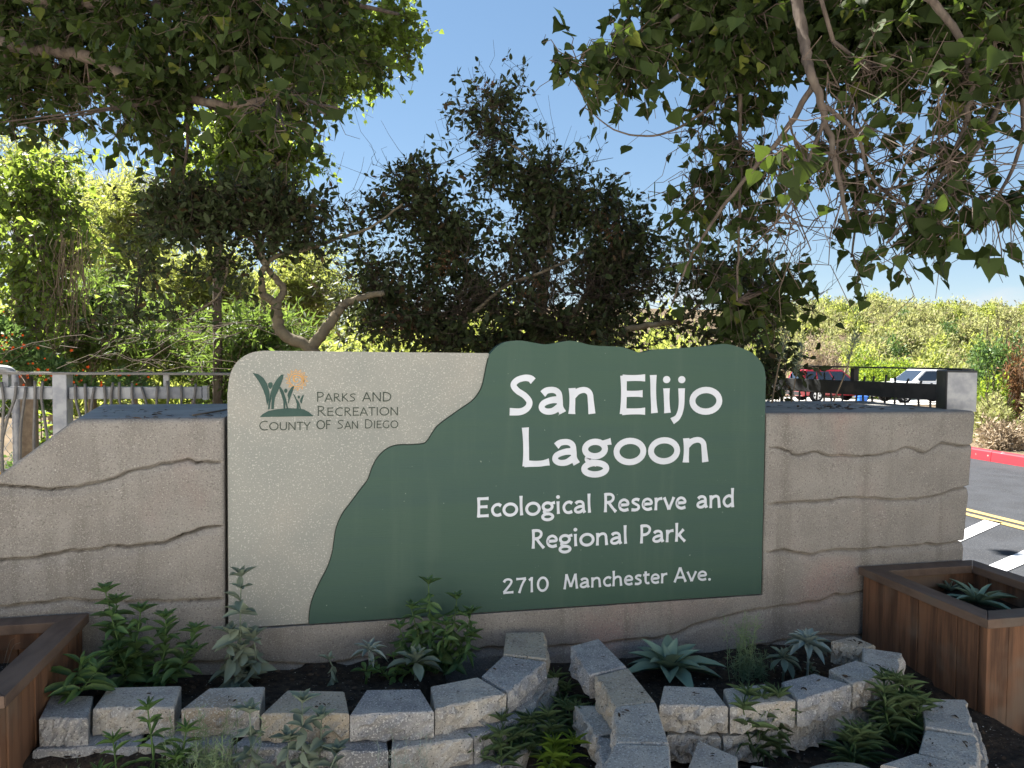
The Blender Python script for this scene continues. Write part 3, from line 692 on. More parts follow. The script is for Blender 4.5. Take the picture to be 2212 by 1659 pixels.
# ================================================================== RAILINGS
def railing_left():
    Y = 1.35
    root = thing('steel_railing', 'galvanised railing of wavy reed-like rods behind the left end of the wall', 'railing', (-1.9, Y, 0))
    def q(px, py): return on_y(px, py, Y)
    zt = 0.5 * (q(0, 806)[2] + q(460, 806)[2]); zbt = 0.5 * (q(0, 835)[2] + q(440, 836)[2]); zbb = 0.5 * (q(0, 862)[2] + q(440, 861)[2])
    x0, x1 = q(-420, 830)[0], q(500, 830)[0]; xb = q(438, 830)[0]
    xa, xp = q(121, 850)[0], q(152, 850)[0]
    mb = MB(); mb.box((xa, Y - 0.055, -0.05), (xp, Y + 0.045, zt - 0.004)); mb.build('post', M['galvanised'], root, bevel=0.004)
    mb = MB(); mb.box((x0, Y - 0.06, zt - 0.008), (x1, Y + 0.06, zt + 0.004)); mb.build('top_rail', M['rod_steel'], root)
    for a, b in ((x0, xa - 0.002), (xp + 0.002, xb)):
        mb = MB(); mb.box((a, Y - 0.03, zbb), (b, Y + 0.03, zbt)); mb.build('beam', M['galvanised'], root, bevel=0.003)
    mb = MB(); mb.box((xb + 0.004, Y - 0.034, zbb - 0.006), (xb + 0.03, Y + 0.034, zbt + 0.006)); mb.build('beam_end_cap', M['galvanised'], root)
    for px in (15, 360, 505):
        x = q(px, 820)[0]; mb = MB(); mb.box((x - 0.014, Y - 0.02, zbt + 0.001), (x + 0.014, Y + 0.02, zt - 0.009)); mb.build('rail_support', M['galvanised'], root)
    rng = random.Random(5)
    for px, lean in ((-38, -8), (10, 3), (42, -22), (63, -12), (82, -2), (99, 4), (168, 14), (189, 3), (209, -8), (230, -5), (249, -2), (263, 10), (290, 14), (310, 22), (344, 3), (365, -4), (394, -9), (426, -16)):
        xt = q(px, 834)[0]; k = lean / 1600 * 4.8; zb = 0.30; zh = zbt + rng.uniform(0.0, 0.035)
        a = rng.uniform(-.012, .012)
        pts = [(xt, Y - 0.040, zh), (xt + k * .25 + a, Y - 0.046, zh - .09), (xt + k * .75, Y - 0.044, zh - .22), (xt + k * 1.0 - a, Y - 0.040, zh - .42), (xt + k * 1.1 + a, Y - 0.036, zb)]
        mb = MB(); mb.tube(spline(pts, 12), 0.0078, 6); mb.build('rod', M['rod_steel'], root, smooth=True)
    mb = MB(); mb.tube([(x0, Y + 0.0, 0.86), (x1, Y + 0.0, 0.86)], 0.006, 5); mb.build('lower_wire', M['rod_steel'], root)
railing_left()

def railing_right():
    c = on_z(2042, 884, ZTOP)                                       # nearest corner of the end post
    root = thing('steel_railing', 'dark steel railing with a broad end post on the right end of the wall', 'railing', c)
    zt = on_y(2042, 799.5, c[1])[2]
    # the post's two visible faces
    l = on_z(1996, 875, ZTOP)
    e1 = l - c; e1[2] = 0; e1 /= np.linalg.norm(e1); e2 = np.array([-e1[1], e1[0], 0.0])
    if e2[0] < 0: e2 = -e2
    W1 = 0.165; W2 = 0.150
    base = [c, c + e2 * W2, c + e2 * W2 + e1 * W1, c + e1 * W1]
    mb = MB(); P = [np.array([p[0], p[1], ZTOP - 0.01]) for p in base]; mb.prism(P, (0, 0, zt - ZTOP + 0.01)); mb.build('post', M['dark_steel'], root, bevel=0.006)
    fo = -e1 * 0.003                                                # galvanised plate on the face that looks to the road
    mb = MB(); n1 = np.cross(e2, [0, 0, 1]); n1 = n1 if n1 @ (EYE - c) > 0 else -n1
    a = c + n1 * 0.001 + e2 * 0.006; b = c + n1 * 0.001 + e2 * (W2 - 0.004)
    mb.prism([np.array([a[0], a[1], ZTOP - 0.01]), np.array([b[0], b[1], ZTOP - 0.01]), np.array([b[0], b[1], zt - 0.012]), np.array([a[0], a[1], zt - 0.012])], n1 * 0.004)
    mb.build('face_plate', M['galvanised'], root)
    mid = c + e1 * W1 + e2 * 0.06
    far = at(1640, 815, 5.6); far[2] = 0
    d = far - mid; d[2] = 0; Lh = np.linalg.norm(d) * 1.35; d /= np.linalg.norm(d)
    zbt = on_y(1996, 831, mid[1])[2]; zbb = on_y(1996, 866, mid[1])[2]
    A = mid.copy(); B = mid + d * Lh
    mb = MB(); mb.obox((A[0], A[1], (zbt + zbb) / 2), (B[0], B[1], (zbt + zbb) / 2), 0.05, zbt - zbb); mb.build('beam', M['dark_steel'], root, bevel=0.003)
    mb = MB(); mb.obox((A[0] - d[0] * .12, A[1] - d[1] * .12, zt + 0.005), (B[0], B[1], zt + 0.005), 0.09, 0.009); mb.build('top_rail', M['dark_steel'], root)
    for s in (0.62, 1.5):
        p = A + d * Lh * s / 2.0; mb = MB(); mb.obox((p[0], p[1], zbt + 0.001), (p[0], p[1], zt - 0.001), 0.04, 0.03, up=d); mb.build('rail_support', M['dark_steel'], root)
    rng = random.Random(3); nn = np.array([-d[1], d[0], 0]); nn = nn if nn @ (EYE - mid) < 0 else -nn
    for i in range(24):
        s = 0.05 + i * 0.083 + rng.uniform(-.012, .012)
        if s > Lh: break
        p = A + d * s + nn * 0.04; k = rng.uniform(-.03, .03)
        pts = [(p[0], p[1], zbt + rng.uniform(.0, .05)), (p[0] + d[0] * k, p[1] + d[1] * k, zbb), (p[0] - d[0] * k, p[1] - d[1] * k, 0.9), (p[0], p[1], 0.3)]
        mb = MB(); mb.tube(spline(pts, 8), 0.0065, 5); mb.build('rod', M['dark_steel'], root, smooth=True)
railing_right()

def chain_link():
    Y = 2.3
    root = thing('chain_link_gate', 'bit of chain-link gate with a bent pipe frame at the left edge behind the railing', 'gate', (-2.6, Y, 0))
    def q(px, py): return on_y(px, py, Y)
    pts = [q(-60, 796), q(-20, 796), q(10, 797), q(24, 802), q(31, 815), q(33, 840), q(35, 900), q(37, 980), q(38, 1060)]
    mb = MB(); mb.tube(spline(pts, 30), 0.024, 8); mb.build('pipe_frame', M['galvanised'], root, smooth=True)
    a = q(48, 900); mb = MB(); mb.box((a[0] - 0.04, Y + 0.05, 0), (a[0] + 0.05, Y + 0.13, q(40, 850)[2])); mb.build('wooden_post', M['twig_dry'], root)
    mb = MB(); x0 = q(-90, 900)[0]; x1 = q(36, 900)[0]; s = 0.062; k = 0
    n = int((x1 - x0) / s) + 1; nz = 20
    for i in range(n):
        for sg_ in (1, -1):
            pz = [(x0 + i * s + (sg_ * s / 2 if j % 2 else 0), Y - 0.02 + 0.004 * sg_ * (1 if j % 2 else -1), 1.22 - j * s * .8) for j in range(nz)]
            mb.tube(pz, 0.0028, 3, cap=False)
    mb.build('wire_mesh', M['wire'], root)
chain_link()

# ================================================================== WOODEN PLANTERS
def planter(name, label, x0, x1, y0, y1, zc, seed, soilz):
    rng = random.Random(seed)
    root = thing(name, label, 'planter box', ((x0 + x1) / 2, (y0 + y1) / 2, 0))
    t = 0.038; ov = 0.022; cw = 0.092
    # boards all round, each its own piece
    def boards(a, b, axis, fixed, out):
        n = max(3, round((b - a) / 0.105)); w = (b - a) / n
        for i in range(n):
            lo = a + i * w + 0.0015; hi = a + (i + 1) * w - 0.0015; d = rng.uniform(-.0025, .0025); mb = MB()
            f0, f1 = (fixed + d, fixed + t + d) if out < 0 else (fixed - t + d, fixed + d)
            if axis == 'x': mb.box((lo, f0, -0.02), (hi, f1, zc - 0.040))
            else: mb.box((f0, lo, -0.02), (f1, hi, zc - 0.040))
            mb.build('board', M['wood'], root, bevel=0.0025)
    boards(x0, x1, 'x', y0, -1); boards(x0, x1, 'x', y1, 1)
    boards(y0 + t + .004, y1 - t - .004, 'y', x0, -1); boards(y0 + t + .004, y1 - t - .004, 'y', x1, 1)
    # inner lip under the cap
    mb = MB(); mb.box((x0 + t + .004, y1 - t - .03, zc - 0.10), (x1 - t - .004, y1 - t - .004, zc - .041)); mb.build('inner_rail', M['wood'], root)
    # mitred cap boards
    X0, X1, Y0, Y1 = x0 - ov, x1 + ov, y0 - ov, y1 + ov * .3
    def cap(o1, o2, i2, i1):
        mb = MB(); P = [np.array([p[0], p[1], zc - 0.038]) for p in (o1, o2, i2, i1)]
        ctr = sum(P) / 4; P = [p + (ctr - p) * 0.003 for p in P]
        mb.prism(P, (0, 0, 0.038)); mb.build('cap_board', M['wood_cap'], root, bevel=0.003)
    o = [(X0, Y0), (X1, Y0), (X1, Y1), (X0, Y1)]; i = [(X0 + cw, Y0 + cw), (X1 - cw, Y0 + cw), (X1 - cw, Y1 - cw), (X0 + cw, Y1 - cw)]
    for k in range(4): cap(o[k], o[(k + 1) % 4], i[(k + 1) % 4], i[k])
    xs = np.linspace(x0 + t, x1 - t, 14); ys = np.linspace(y0 + t, y1 - t, 14); Xs, Ys = np.meshgrid(xs, ys)
    Zs = soilz + (fbm(Xs * 7, Ys * 7, seed, 3) - .45) * .05
    ii = np.arange(196).reshape(14, 14); f = np.stack([ii[:-1, :-1], ii[:-1, 1:], ii[1:, 1:], ii[1:, :-1]], -1).reshape(-1, 4)
    obj('soil', mesh('soil', np.stack([Xs, Ys, Zs], -1).reshape(-1, 3), [f], True), M['soil'], root)
    return root
ZC = 0.5 * (on_y(1848, 1222, 0)[2] + on_y(197, 1318, 0)[2])
xa = on_y(1848, 1222, 0)[0] + 0.02; xb = on_y(2092, 1209, 0)[0] - 0.02
ya = on_z(2116, 1340, ZC)[1] + 0.02
planter('wooden_planter', 'brown wooden planter box with a spiky agave, at the right end of the wall', xa, xb, ya, -0.03, ZC, 3, ZC - 0.13)
xc_ = on_y(197, 1318, 0)[0] - 0.022
planter('wooden_planter', 'dark brown wooden planter box cut off by the left edge, under the sloping wall end', xc_ - 0.74, xc_, -0.735, -0.03, ZC, 7, ZC - 0.15)

# ================================================================== GARDEN SOIL AND BLOCKS
ZBL = 0.300; BH = 0.093
def soil_h(x, y):
    # raised bed behind the left arc, bed behind the right arc, hollow between and in front
    yl = np.interp(x, [-1.1, -.6, 0.0, .18, .35], [-.62, -.66, -.62, -.42, -.2])
    bed = 1 / (1 + np.exp(-(y - yl) * 60)) * (x < 0.42)
    h = 0.035 + 0.150 * bed
    h = np.where(x > 0.62, 0.085 + 0.02 * (y > -.5), h)
    return h + (fbm(x * 9, y * 9, 5, 4) - .45) * 0.035
xs = np.linspace(-1.02, 2.50, 150); ys = np.linspace(-1.32, 0.03, 90); Xs, Ys = np.meshgrid(xs, ys)
ii = np.arange(150 * 90).reshape(90, 150); f = np.stack([ii[:-1, :-1], ii[:-1, 1:], ii[1:, 1:], ii[1:, :-1]], -1).reshape(-1, 4)
obj('garden_soil', mesh('garden_soil', np.stack([Xs, Ys, soil_h(Xs, Ys)], -1).reshape(-1, 3), [f], True), M['soil'], kind='structure')

def block(root, quad, ztop, m, seed, h=BH, rough=0.019, zbase=None):
    """split-faced garden block from its top outline (front-left, front-right, back-right, back-left in plan)"""
    rng = np.random.RandomState(seed)
    q = [np.array([p[0], p[1]]) + rng.uniform(-.003, .003, 2) for p in quad]; ztop = ztop + rng.uniform(-.004, .002)
    nx, nz = 13, 5
    fl, fr, br, bl = q
    ed = fr - fl; nrm = np.array([ed[1], -ed[0]]); nrm /= np.linalg.norm(nrm)
    cen = sum(q) / 4
    if nrm @ (fl - cen) < 0: nrm = -nrm
    ch = 0.005; V = []; F = []
    u = np.linspace(0, 1, nx)
    def disp(i, j): 
        a = rng.uniform(-.45, 1.0) * rough
        return a * (0.25 if i in (0, nx - 1) else 1) * (0.45 if j == nz - 1 else 1)
    for j in range(nz):
        z = ztop - h + (h - ch) * j / (nz - 1)
        for i in range(nx):
            p = fl + ed * u[i] + nrm * disp(i, j) + ed / np.linalg.norm(ed) * rng.uniform(-.002, .002) * (0 < i < nx - 1)
            V.append((p[0], p[1], z + (rng.uniform(-.004, .004) if 0 < j < nz - 1 else 0)))
    for j in range(nz - 1):
        for i in range(nx - 1): F.append((j*nx + i, j*nx + i + 1, (j+1)*nx + i + 1, (j+1)*nx + i))
    def ins(p): return p + (cen - p) / np.linalg.norm(cen - p) * ch * 1.3
    base = len(V)
    for i in range(nx):
        p = ins(np.array(V[(nz-1)*nx + i][:2])); V.append((p[0], p[1], ztop + rng.uniform(-.0012, .0012)))
    for p in (br, bl):
        V.append((p[0], p[1], ztop - h)); V.append((p[0], p[1], ztop - ch)); a = ins(p); V.append((a[0], a[1], ztop))
    BR, BL = base + nx, base + nx + 3
    for i in range(nx - 1): F.append(((nz-1)*nx + i, (nz-1)*nx + i + 1, base + i + 1, base + i))
    F.append(tuple(range(base, base + nx)) + (BR + 2, BL + 2))
    F.append(((nz-1)*nx + nx - 1, BR + 1, BR + 2, base + nx - 1)); F.append((BR + 1, BL + 1, BL + 2, BR + 2)); F.append((BL + 1, (nz-1)*nx, base, BL + 2))
    F.append(tuple(j*nx + nx - 1 for j in range(nz))[::-1] + (BR, BR + 1)[0:2]); F.append((BR, BL, BL + 1, BR + 1)); F.append((BL,) + tuple(j*nx for j in range(nz)) + (BL + 1,))
    F.append(tuple(range(nx))[::-1] + (BL, BR))
    me = mesh('block', V, F)
    bm = bmesh.new(); bm.from_mesh(me); bmesh.ops.recalc_face_normals(bm, faces=bm.faces); bm.to_mesh(me); bm.free()
    return obj('block', me, m, root)
A_, B_, C_ = M['block_a'], M['block_b'], M['block_c']
def tops(root, rows, z, seed):
    for i, (pts, m) in enumerate(rows):
        block(root, [on_z(a, b, z) for a, b in pts], z, m, seed + i)
e_left = thing('block_edging', 'curved edging of tan and grey split-faced blocks around the left planting bed', 'garden edging', on_z(650, 1540, 0))
LROW = [([(84,1549),(189,1549),(202,1500),(110,1500)], B_), ([(203,1530),(377,1529),(392,1482),(235,1486)], A_), ([(393,1532),(562,1531),(574,1484),(450,1486)], A_),
        ([(564,1541),(753,1543),(742,1493),(619,1491)], C_), ([(756,1543),(936,1535),(909,1488),(791,1489)], B_), ([(938,1529),(1095,1495),(1034,1460),(931,1480)], A_),
        ([(1098,1491),(1180,1426),(1087,1414),(1040,1456)], B_), ([(1182,1422),(1175,1363),(1092,1364),(1087,1411)], C_)]
tops(e_left, LROW, ZBL, 10)
# lower course, joints staggered, a little proud
def lowrow(root, pts, z, ms, seed, dep=0.19):
    P = [on_z(a, b, z)[:2] for a, b in pts]
    for i in range(len(P) - 1):
        a, b = P[i], P[i + 1]; d = (b - a) / np.linalg.norm(b - a); n = np.array([-d[1], d[0]])
        block(root, [a + d * .003, b - d * .003, b - d * .04 + n * dep, a + d * .04 + n * dep], z, ms[i % len(ms)], seed + i)
lowrow(e_left, [(70,1620),(300,1612),(500,1612),(668,1622),(842,1618),(1022,1592),(1130,1540),(1210,1455)], ZBL - BH - .002, [B_, A_, B_, B_, A_, B_, A_], 40)
lowrow(e_left, [(60,1716),(180,1712),(385,1708),(590,1712),(780,1716),(960,1700),(1110,1640),(1210,1560)], ZBL - 2*BH - .004, [B_, B_, A_, B_], 60)

e_right = thing('block_edging', 'curved edging of pale split-faced blocks around the right planting bed with the agave', 'garden edging', on_z(1600, 1530, 0))
RROW = [([(1274,1457),(1234,1394),(1292,1378),(1354,1438)], B_), ([(1329,1523),(1285,1458),(1355,1440),(1416,1513)], C_), ([(1331,1603),(1330,1525),(1417,1516),(1444,1605)], A_),
        ([(1298,1675),(1330,1606),(1445,1608),(1452,1690)], A_), ([(1426,1520),(1574,1526),(1539,1484),(1435,1479)], A_), ([(1577,1528),(1719,1512),(1655,1477),(1563,1487)], A_),
        ([(1723,1513),(1841,1480),(1760,1455),(1688,1473)], B_), ([(1843,1479),(1934,1454),(1850,1427),(1791,1446)], A_), ([(1936,1450),(1949,1409),(1862,1397),(1862,1424)], A_),
        ([(1795,1382),(1862,1398),(1890,1392),(1845,1372)], C_)]
tops(e_right, RROW, ZBL, 80)
lowrow(e_right, [(1240,1520),(1290,1590),(1308,1680)], ZBL - BH - .002, [A_, B_], 100, dep=0.15)
lowrow(e_right, [(1440,1588),(1560,1592),(1688,1575),(1776,1552),(1860,1526),(1950,1480)], ZBL - BH - .012, [A_, A_, A_, A_, A_], 110)
e_low = thing('block_edging', 'low front edging of pale blocks around the lower right bed, by the wooden planter', 'garden edging', on_z(2000, 1620, 0))
ZE = 0.205
EROW = [([(2104,1588),(2084,1511),(1988,1510),(1998,1570)], A_), ([(2113,1657),(2110,1591),(1996,1575),(1985,1622)], A_), ([(2100,1690),(2097,1657),(1974,1626),(1900,1652),][:4], A_),
        ([(1470,1700),(1596,1690),(1594,1634),(1509,1597)], A_), ([(1610,1706),(1720,1712),(1700,1662),(1622,1650)], A_), ([(1735,1716),(1890,1716),(1872,1668),(1750,1668)], A_)]
tops(e_low, EROW, ZE, 130)
lowrow(e_low, [(2116,1760),(2128,1640),(2112,1560)], ZE - BH - .002, [A_], 150, dep=.16)
# rounded boulder at the bottom edge
bm = bmesh.new(); bmesh.ops.create_icosphere(bm, subdivisions=4, radius=1.0)
c = on_z(1815, 1668, 0.20)
for v in bm.verts:
    n = v.co.copy(); k = 1 + 0.06 * math.sin(n.x * 3.1 + 1) * math.cos(n.y * 2.7) ; v.co = Vector((n.x * .15 * k, n.y * .10 * k, n.z * .055 * k))
me = bpy.data.meshes.new('stone'); bm.to_mesh(me); bm.free(); me.polygons.foreach_set('use_smooth', np.ones(len(me.polygons), dtype=bool))
st = obj('rounded_stone', me, M['block_c'], label='smooth rounded tan stone at the bottom edge in front of the lower right bed', cat='stone'); st.location = (c[0], c[1] - .02, 0.165)
# broken wedge of concrete by the left planter
mb = MB(); c = on_z(165, 1470, 0.14); mb.prism([c + np.array(o) for o in ((-.05, 0, 0), (.05, -.02, 0), (.06, .0, .02), (.0, .02, .12), (-.05, .01, .10))], (0, .05, 0))
mb.build('concrete_chunk', M['concrete'], label='broken concrete chunk leaning between the left planter and the wall', cat='rubble', bevel=.004)

# ================================================================== LEAVES
def tpl_rows(ws, fold=0.25, bend=0.0, wavy=0.0):
    """leaf along +X, length 1: rows of (t, halfwidth), folded along the midrib"""
    V = []; F = []
    for k, (t, w) in enumerate(ws):
        z = -bend * t * t
        zz = z + fold * w + (wavy * (1 if k % 2 else -1) * w)
        V += [(t, -w, zz), (t, 0, z), (t, w, zz)]
    for k in range(len(ws) - 1):
        a = 3 * k; b = a + 3
        F += [(a, b, b + 1, a + 1), (a + 1, b + 1, b + 2, a + 2)]
    return np.array(V, float), np.array(F)
T_DIAMOND = (np.array([(0, 0, 0), (.45, -.5, .1), (1, 0, 0), (.45, .5, .1)], float), np.array([(0, 1, 2, 3)]))
T_OVAL = (np.array([(0, 0, 0), (.3, -.5, .10), (.7, -.42, .08), (1, 0, 0), (.7, .42, .08), (.3, .5, .10)], float), np.array([(0, 1, 2, 3), (0, 3, 4, 5)]))
T_DELTA = (np.array([(0, 0, 0), (-.05, -.26, .03), (.08, -.50, .06), (.36, -.44, .05), (.68, -.20, .02), (1.02, 0, -.04), (.68, .20, .02), (.36, .44, .05), (.08, .50, .06), (-.05, .26, .03)], float),
           np.array([(0, 1, 2, 3, 4, 5), (0, 5, 6, 7, 8, 9)]))
T_HEART = tpl_rows([(0, .20), (.06, .46), (.22, .50), (.45, .36), (.7, .19), (.88, .07), (1.04, .005)], .30, .22, .10)
T_LANCE = tpl_rows([(0, .03), (.25, .42), (.55, .5), (.82, .28), (1, .02)], .35, .18)
T_BROAD = tpl_rows([(0, .08), (.2, .25), (.45, .47), (.7, .5), (.9, .26), (1, .03)], .30, .22)
T_STRAP = tpl_rows([(0, .35), (.3, .44), (.6, .42), (.85, .22), (1, .02)], .30, .28)
def place(tpl, pos, axis, nrm, size, width=1.0):
    """transform a template to every position; returns V, F"""
    T, F = tpl; N = len(pos)
    x = norm(axis); y = norm(np.cross(nrm, x)); z = np.cross(x, y)
    s = np.broadcast_to(size, (N,))[:, None, None]
    P = T * np.array([1, 1, 1]); w = np.broadcast_to(width, (N,))[:, None, None]
    V = pos[:, None] + s * (P[None, :, 0:1] * x[:, None] + w * P[None, :, 1:2] * y[:, None] + w * P[None, :, 2:3] * z[:, None])
    FF = (F[None] + (np.arange(N) * len(T))[:, None, None]).reshape(-1, F.shape[1])
    return V.reshape(-1, 3), FF

class Tree:
    def __init__(s, seed): s.r = np.random.RandomState(seed); s.wood = []; s.lv = []; s.nodes = []; s.trunks = []
    def limb(s, pts, r0, r1, sides=7, n=None, trunk=False, world=False):
        P = np.array(pts if world else [at(*p) for p in pts]); C = spline(P, n or 6 * len(P))
        C[1:-1] += s.r.normal(0, 0.15 * min(r0, .02), C[1:-1].shape)
        rad = np.linspace(r0, r1, len(C))
        s.trunks.append((C, rad, sides)); s.nodes.append(C)
        return C
    def nearest(s, c):
        N = np.vstack(s.nodes); return N[np.argmin(((N - c) ** 2).sum(1))]
    def clump(s, px, py, rx, ry, Z, nsub=8, cw=None, rw=None, ntw=10, nl=6, tl=0.25, ls=0.055, lw=1.0, droop=0.35, ldroop=0.4, leaf=0, rz=None, link=True, tr=0.0022, up=0.0, wig=0.12, sr=1.0):
        r = s.r; c = at(px, py, Z); k = Z / FOC; rr = np.array([rx * k, ry * k, rz if rz else 0.6 * (rx + ry) * k])
        B = np.stack([RIGHT, UP, FWD])
        if cw is not None: c = np.array(cw, float); rr = np.array(rw, float); B = np.eye(3)
        if link and s.nodes:
            o = s.nearest(c)
        else: o = c
        # sub-branches
        u = norm(r.normal(size=(nsub, 3))) * (r.uniform(0.3, 1, (nsub, 1)) ** 0.6) * np.where(r.uniform(size=(nsub, 1)) < .3, 1.38, 1.0)
        end = c + (u * rr) @ B
        st = o * 0.75 + c * 0.25 if link else c
        K = 7; t = np.linspace(0, 1, K)[None, :, None]
        start = np.broadcast_to(st + r.normal(0, 1, (nsub, 3)) * rr.mean() * .12, end.shape)
        if link: start = np.broadcast_to(o, end.shape)
        mid = (0.45 * start + 0.55 * c) + r.normal(0, .35, (nsub, 3)) * rr.min()
        P = (1 - t) ** 2 * start[:, None] + 2 * t * (1 - t) * mid[:, None] + t * t * end[:, None]
        P[:, 1:-1] += r.normal(0, wig * rr.min() * .3, P[:, 1:-1].shape)
        dist = np.linalg.norm(end - start, axis=1)
        rad = np.clip(dist * 0.009, .003, .012)[:, None] * np.linspace(1.0, 0.35, K)[None] * sr
        s.wood.append(tubes(P, rad, 5)); 
        # twigs
        N = nsub * ntw; ib = np.repeat(np.arange(nsub), ntw); tt = r.uniform(.38, 1.0, N) * (K - 1); i0 = np.minimum(tt.astype(int), K - 2); f = (tt - i0)[:, None]
        b0 = P[ib, i0] * (1 - f) + P[ib, i0 + 1] * f
        d = norm(r.normal(size=(N, 3)) + 0.7 * norm(b0 - c) + np.array([0, 0, up - droop]))
        L = tl * r.uniform(.45, 1.25, N)[:, None]
        K2 = 5; t2 = np.linspace(0, 1, K2)[None, :, None]
        Q = b0[:, None] + d[:, None] * L[:, None] * t2 + np.array([0, 0, (up - droop) * .5])[None, None] * L[:, None] * t2 ** 2
        Q[:, 1:] += r.normal(0, 1, Q[:, 1:].shape) * (L * wig)[:, None] * .45
        s.wood.append(tubes(Q, np.linspace(1, .45, K2)[None] * tr, 3))
        if nl:
            n2 = N * nl; it = np.repeat(np.arange(N), nl); tq = r.uniform(.12, 1.0, n2) * (K2 - 1); j0 = np.minimum(tq.astype(int), K2 - 2); f = (tq - j0)[:, None]
            p = Q[it, j0] * (1 - f) + Q[it, j0 + 1] * f
            tg = norm(Q[it, j0 + 1] - Q[it, j0])
            ax = norm(tg * .5 + r.normal(size=(n2, 3)) * .75 + np.array([0, 0, -ldroop]))
            nr = norm(r.normal(size=(n2, 3)) * .8 + np.array([0, 0, .7]))
            s.lv.append((leaf, p + ax * ls * .12, ax, nr, ls * np.clip(r.lognormal(-.15, .33, n2), .35, 1.45), np.full(n2, lw)))
    def finish(s, root, woodmat, kinds, singles=0, trunk_name='trunk', single_tpl=None, twigmat=None):
        """trunk/limb meshes, one twig mesh, foliage; the nearest leaves as pieces of their own"""
        for i, (C, rad, sides) in enumerate(s.trunks):
            mb = MB(); mb.tube(C, rad, sides); mb.build(trunk_name if i == 0 else 'branch', woodmat, root, smooth=True)
        if s.wood:
            mb = MB()
            for V, F in s.wood: mb.addnp(V, F)
            mb.build('twigs', twigmat or woodmat, root, kind='stuff')
        for kk, (tpl, m, nm) in enumerate(kinds):
            sel = [l for l in s.lv if l[0] == kk]
            if not sel: continue
            p, ax, nr, sz, w = [np.concatenate([l[i] for l in sel]) for i in range(1, 6)]
            if singles and kk == 0:
                rel = p - EYE; Zd = rel @ FWD; u = (rel @ RIGHT) / Zd * FOC; v = (rel @ UP) / Zd * FOC
                vis = (np.abs(u) < 1090) & (np.abs(v) < 815) & (Zd > .3)
                score = np.where(vis, sz / np.maximum(Zd, .3), 0); order = np.argsort(-score); pick = order[:singles]; rest = order[singles:]
                me = mesh('leaf', single_tpl[0], [single_tpl[1]], True); me.materials.append(m)
                x = norm(ax); y = norm(np.cross(nr, x)); z = np.cross(x, y); b = np.array(root.matrix_basis.translation)
                for i in pick:
                    o = bpy.data.objects.new('leaf', me); COL.objects.link(o); o.parent = root
                    S = sz[i]; mm = Matrix.Identity(4)
                    for a in range(3): mm[a][0], mm[a][1], mm[a][2], mm[a][3] = x[i][a] * S, y[i][a] * S * w[i], z[i][a] * S, p[i][a] - b[a]
                    o.matrix_basis = mm
                p, ax, nr, sz, w = p[rest], ax[rest], nr[rest], sz[rest], w[rest]
            V, F = place(tpl, p, ax, nr, sz, w)
            obj(nm, mesh(nm, V, [F]), m, root, kind='stuff')

# ---- overhanging cottonwood, right
t1 = Tree(11)
root = thing('cottonwood_tree', 'cottonwood on the right hanging many bare twiggy branches and heart-shaped leaves over the sign', 'tree', (4.9, -0.9, 0))
t1.limb([(4.9, -0.9, -.1), (4.85, -.85, 1.5), (4.7, -.75, 3.0), (4.3, -.5, 4.2)], .24, .16, 12, world=True, trunk=True)
big = t1.limb([(4.3, -.5, 4.2), (3.2, -.1, 4.5), (2.2, .2, 4.55), (1.3, .1, 4.45), (.6, .0, 4.2)], .13, .03, 9, world=True)
for pts, r0 in (
    ([(1713, -40, 3.2), (1735, 80, 3.1), (1752, 160, 3.0), (1775, 230, 3.0), (1800, 330, 3.0), (1832, 480, 3.0)], .026),
    ([(1650, -40, 3.6), (1622, 100, 3.5), (1598, 220, 3.5), (1600, 380, 3.5), (1596, 520, 3.5), (1592, 650, 3.6)], .015),
    ([(1960, -40, 2.9), (2040, 30, 2.9), (2085, 120, 2.9), (2098, 210, 2.9), (2060, 330, 2.9), (1990, 440, 2.9), (1915, 525, 2.9)], .017),
    ([(2260, 60, 3.2), (2180, 190, 3.1), (2110, 320, 3.0), (2040, 420, 3.0), (1950, 510, 3.0)], .016),
    ([(1757, 180, 3.05), (1700, 280, 3.1), (1640, 350, 3.2), (1560, 450, 3.3), (1490, 560, 3.5), (1450, 660, 3.6)], .014),
    ([(1560, -40, 3.5), (1430, 60, 3.4), (1340, 110, 3.3), (1250, 145, 3.2), (1190, 130, 3.1)], .012),
    ([(1850, -40, 3.4), (1868, 100, 3.3), (1835, 250, 3.3), (1852, 380, 3.2), (1840, 555, 3.2)], .014),
    ([(1610, 150, 3.5), (1520, 240, 3.5), (1430, 290, 3.4), (1340, 285, 3.4), (1262, 232, 3.3)], .008),
    ([(2150, -40, 3.2), (2180, 120, 3.1), (2212, 260, 3.0), (2170, 400, 3.0), (2060, 540, 3.0)], .014),
    ([(1770, 220, 3.0), (1850, 290, 3.0), (1880, 380, 3.0), (1960, 450, 3.0), (2000, 500, 3.0)], .010),
    ([(1780, 260, 3.0), (1740, 360, 3.0), (1700, 450, 3.1), (1600, 560, 3.3)], .010),
    ([(1800, 90, 3.1), (1880, 140, 3.1), (1990, 150, 3.1), (2100, 110, 3.1)], .009)):
    C = t1.limb(pts, r0, r0 * .3, 7)
    if pts[0][1] < 100:
        o = big[np.argmin(((big - C[0]) ** 2).sum(1))]; t1.trunks.append((spline([o, (o + C[0]) / 2 + np.array([0, 0, .15]), C[0]], 8), np.linspace(r0 * 1.4, r0, 8), 7))
kw = dict(ls=.062, tl=.24, droop=.45, ldroop=.7, tr=.0029, wig=.22)
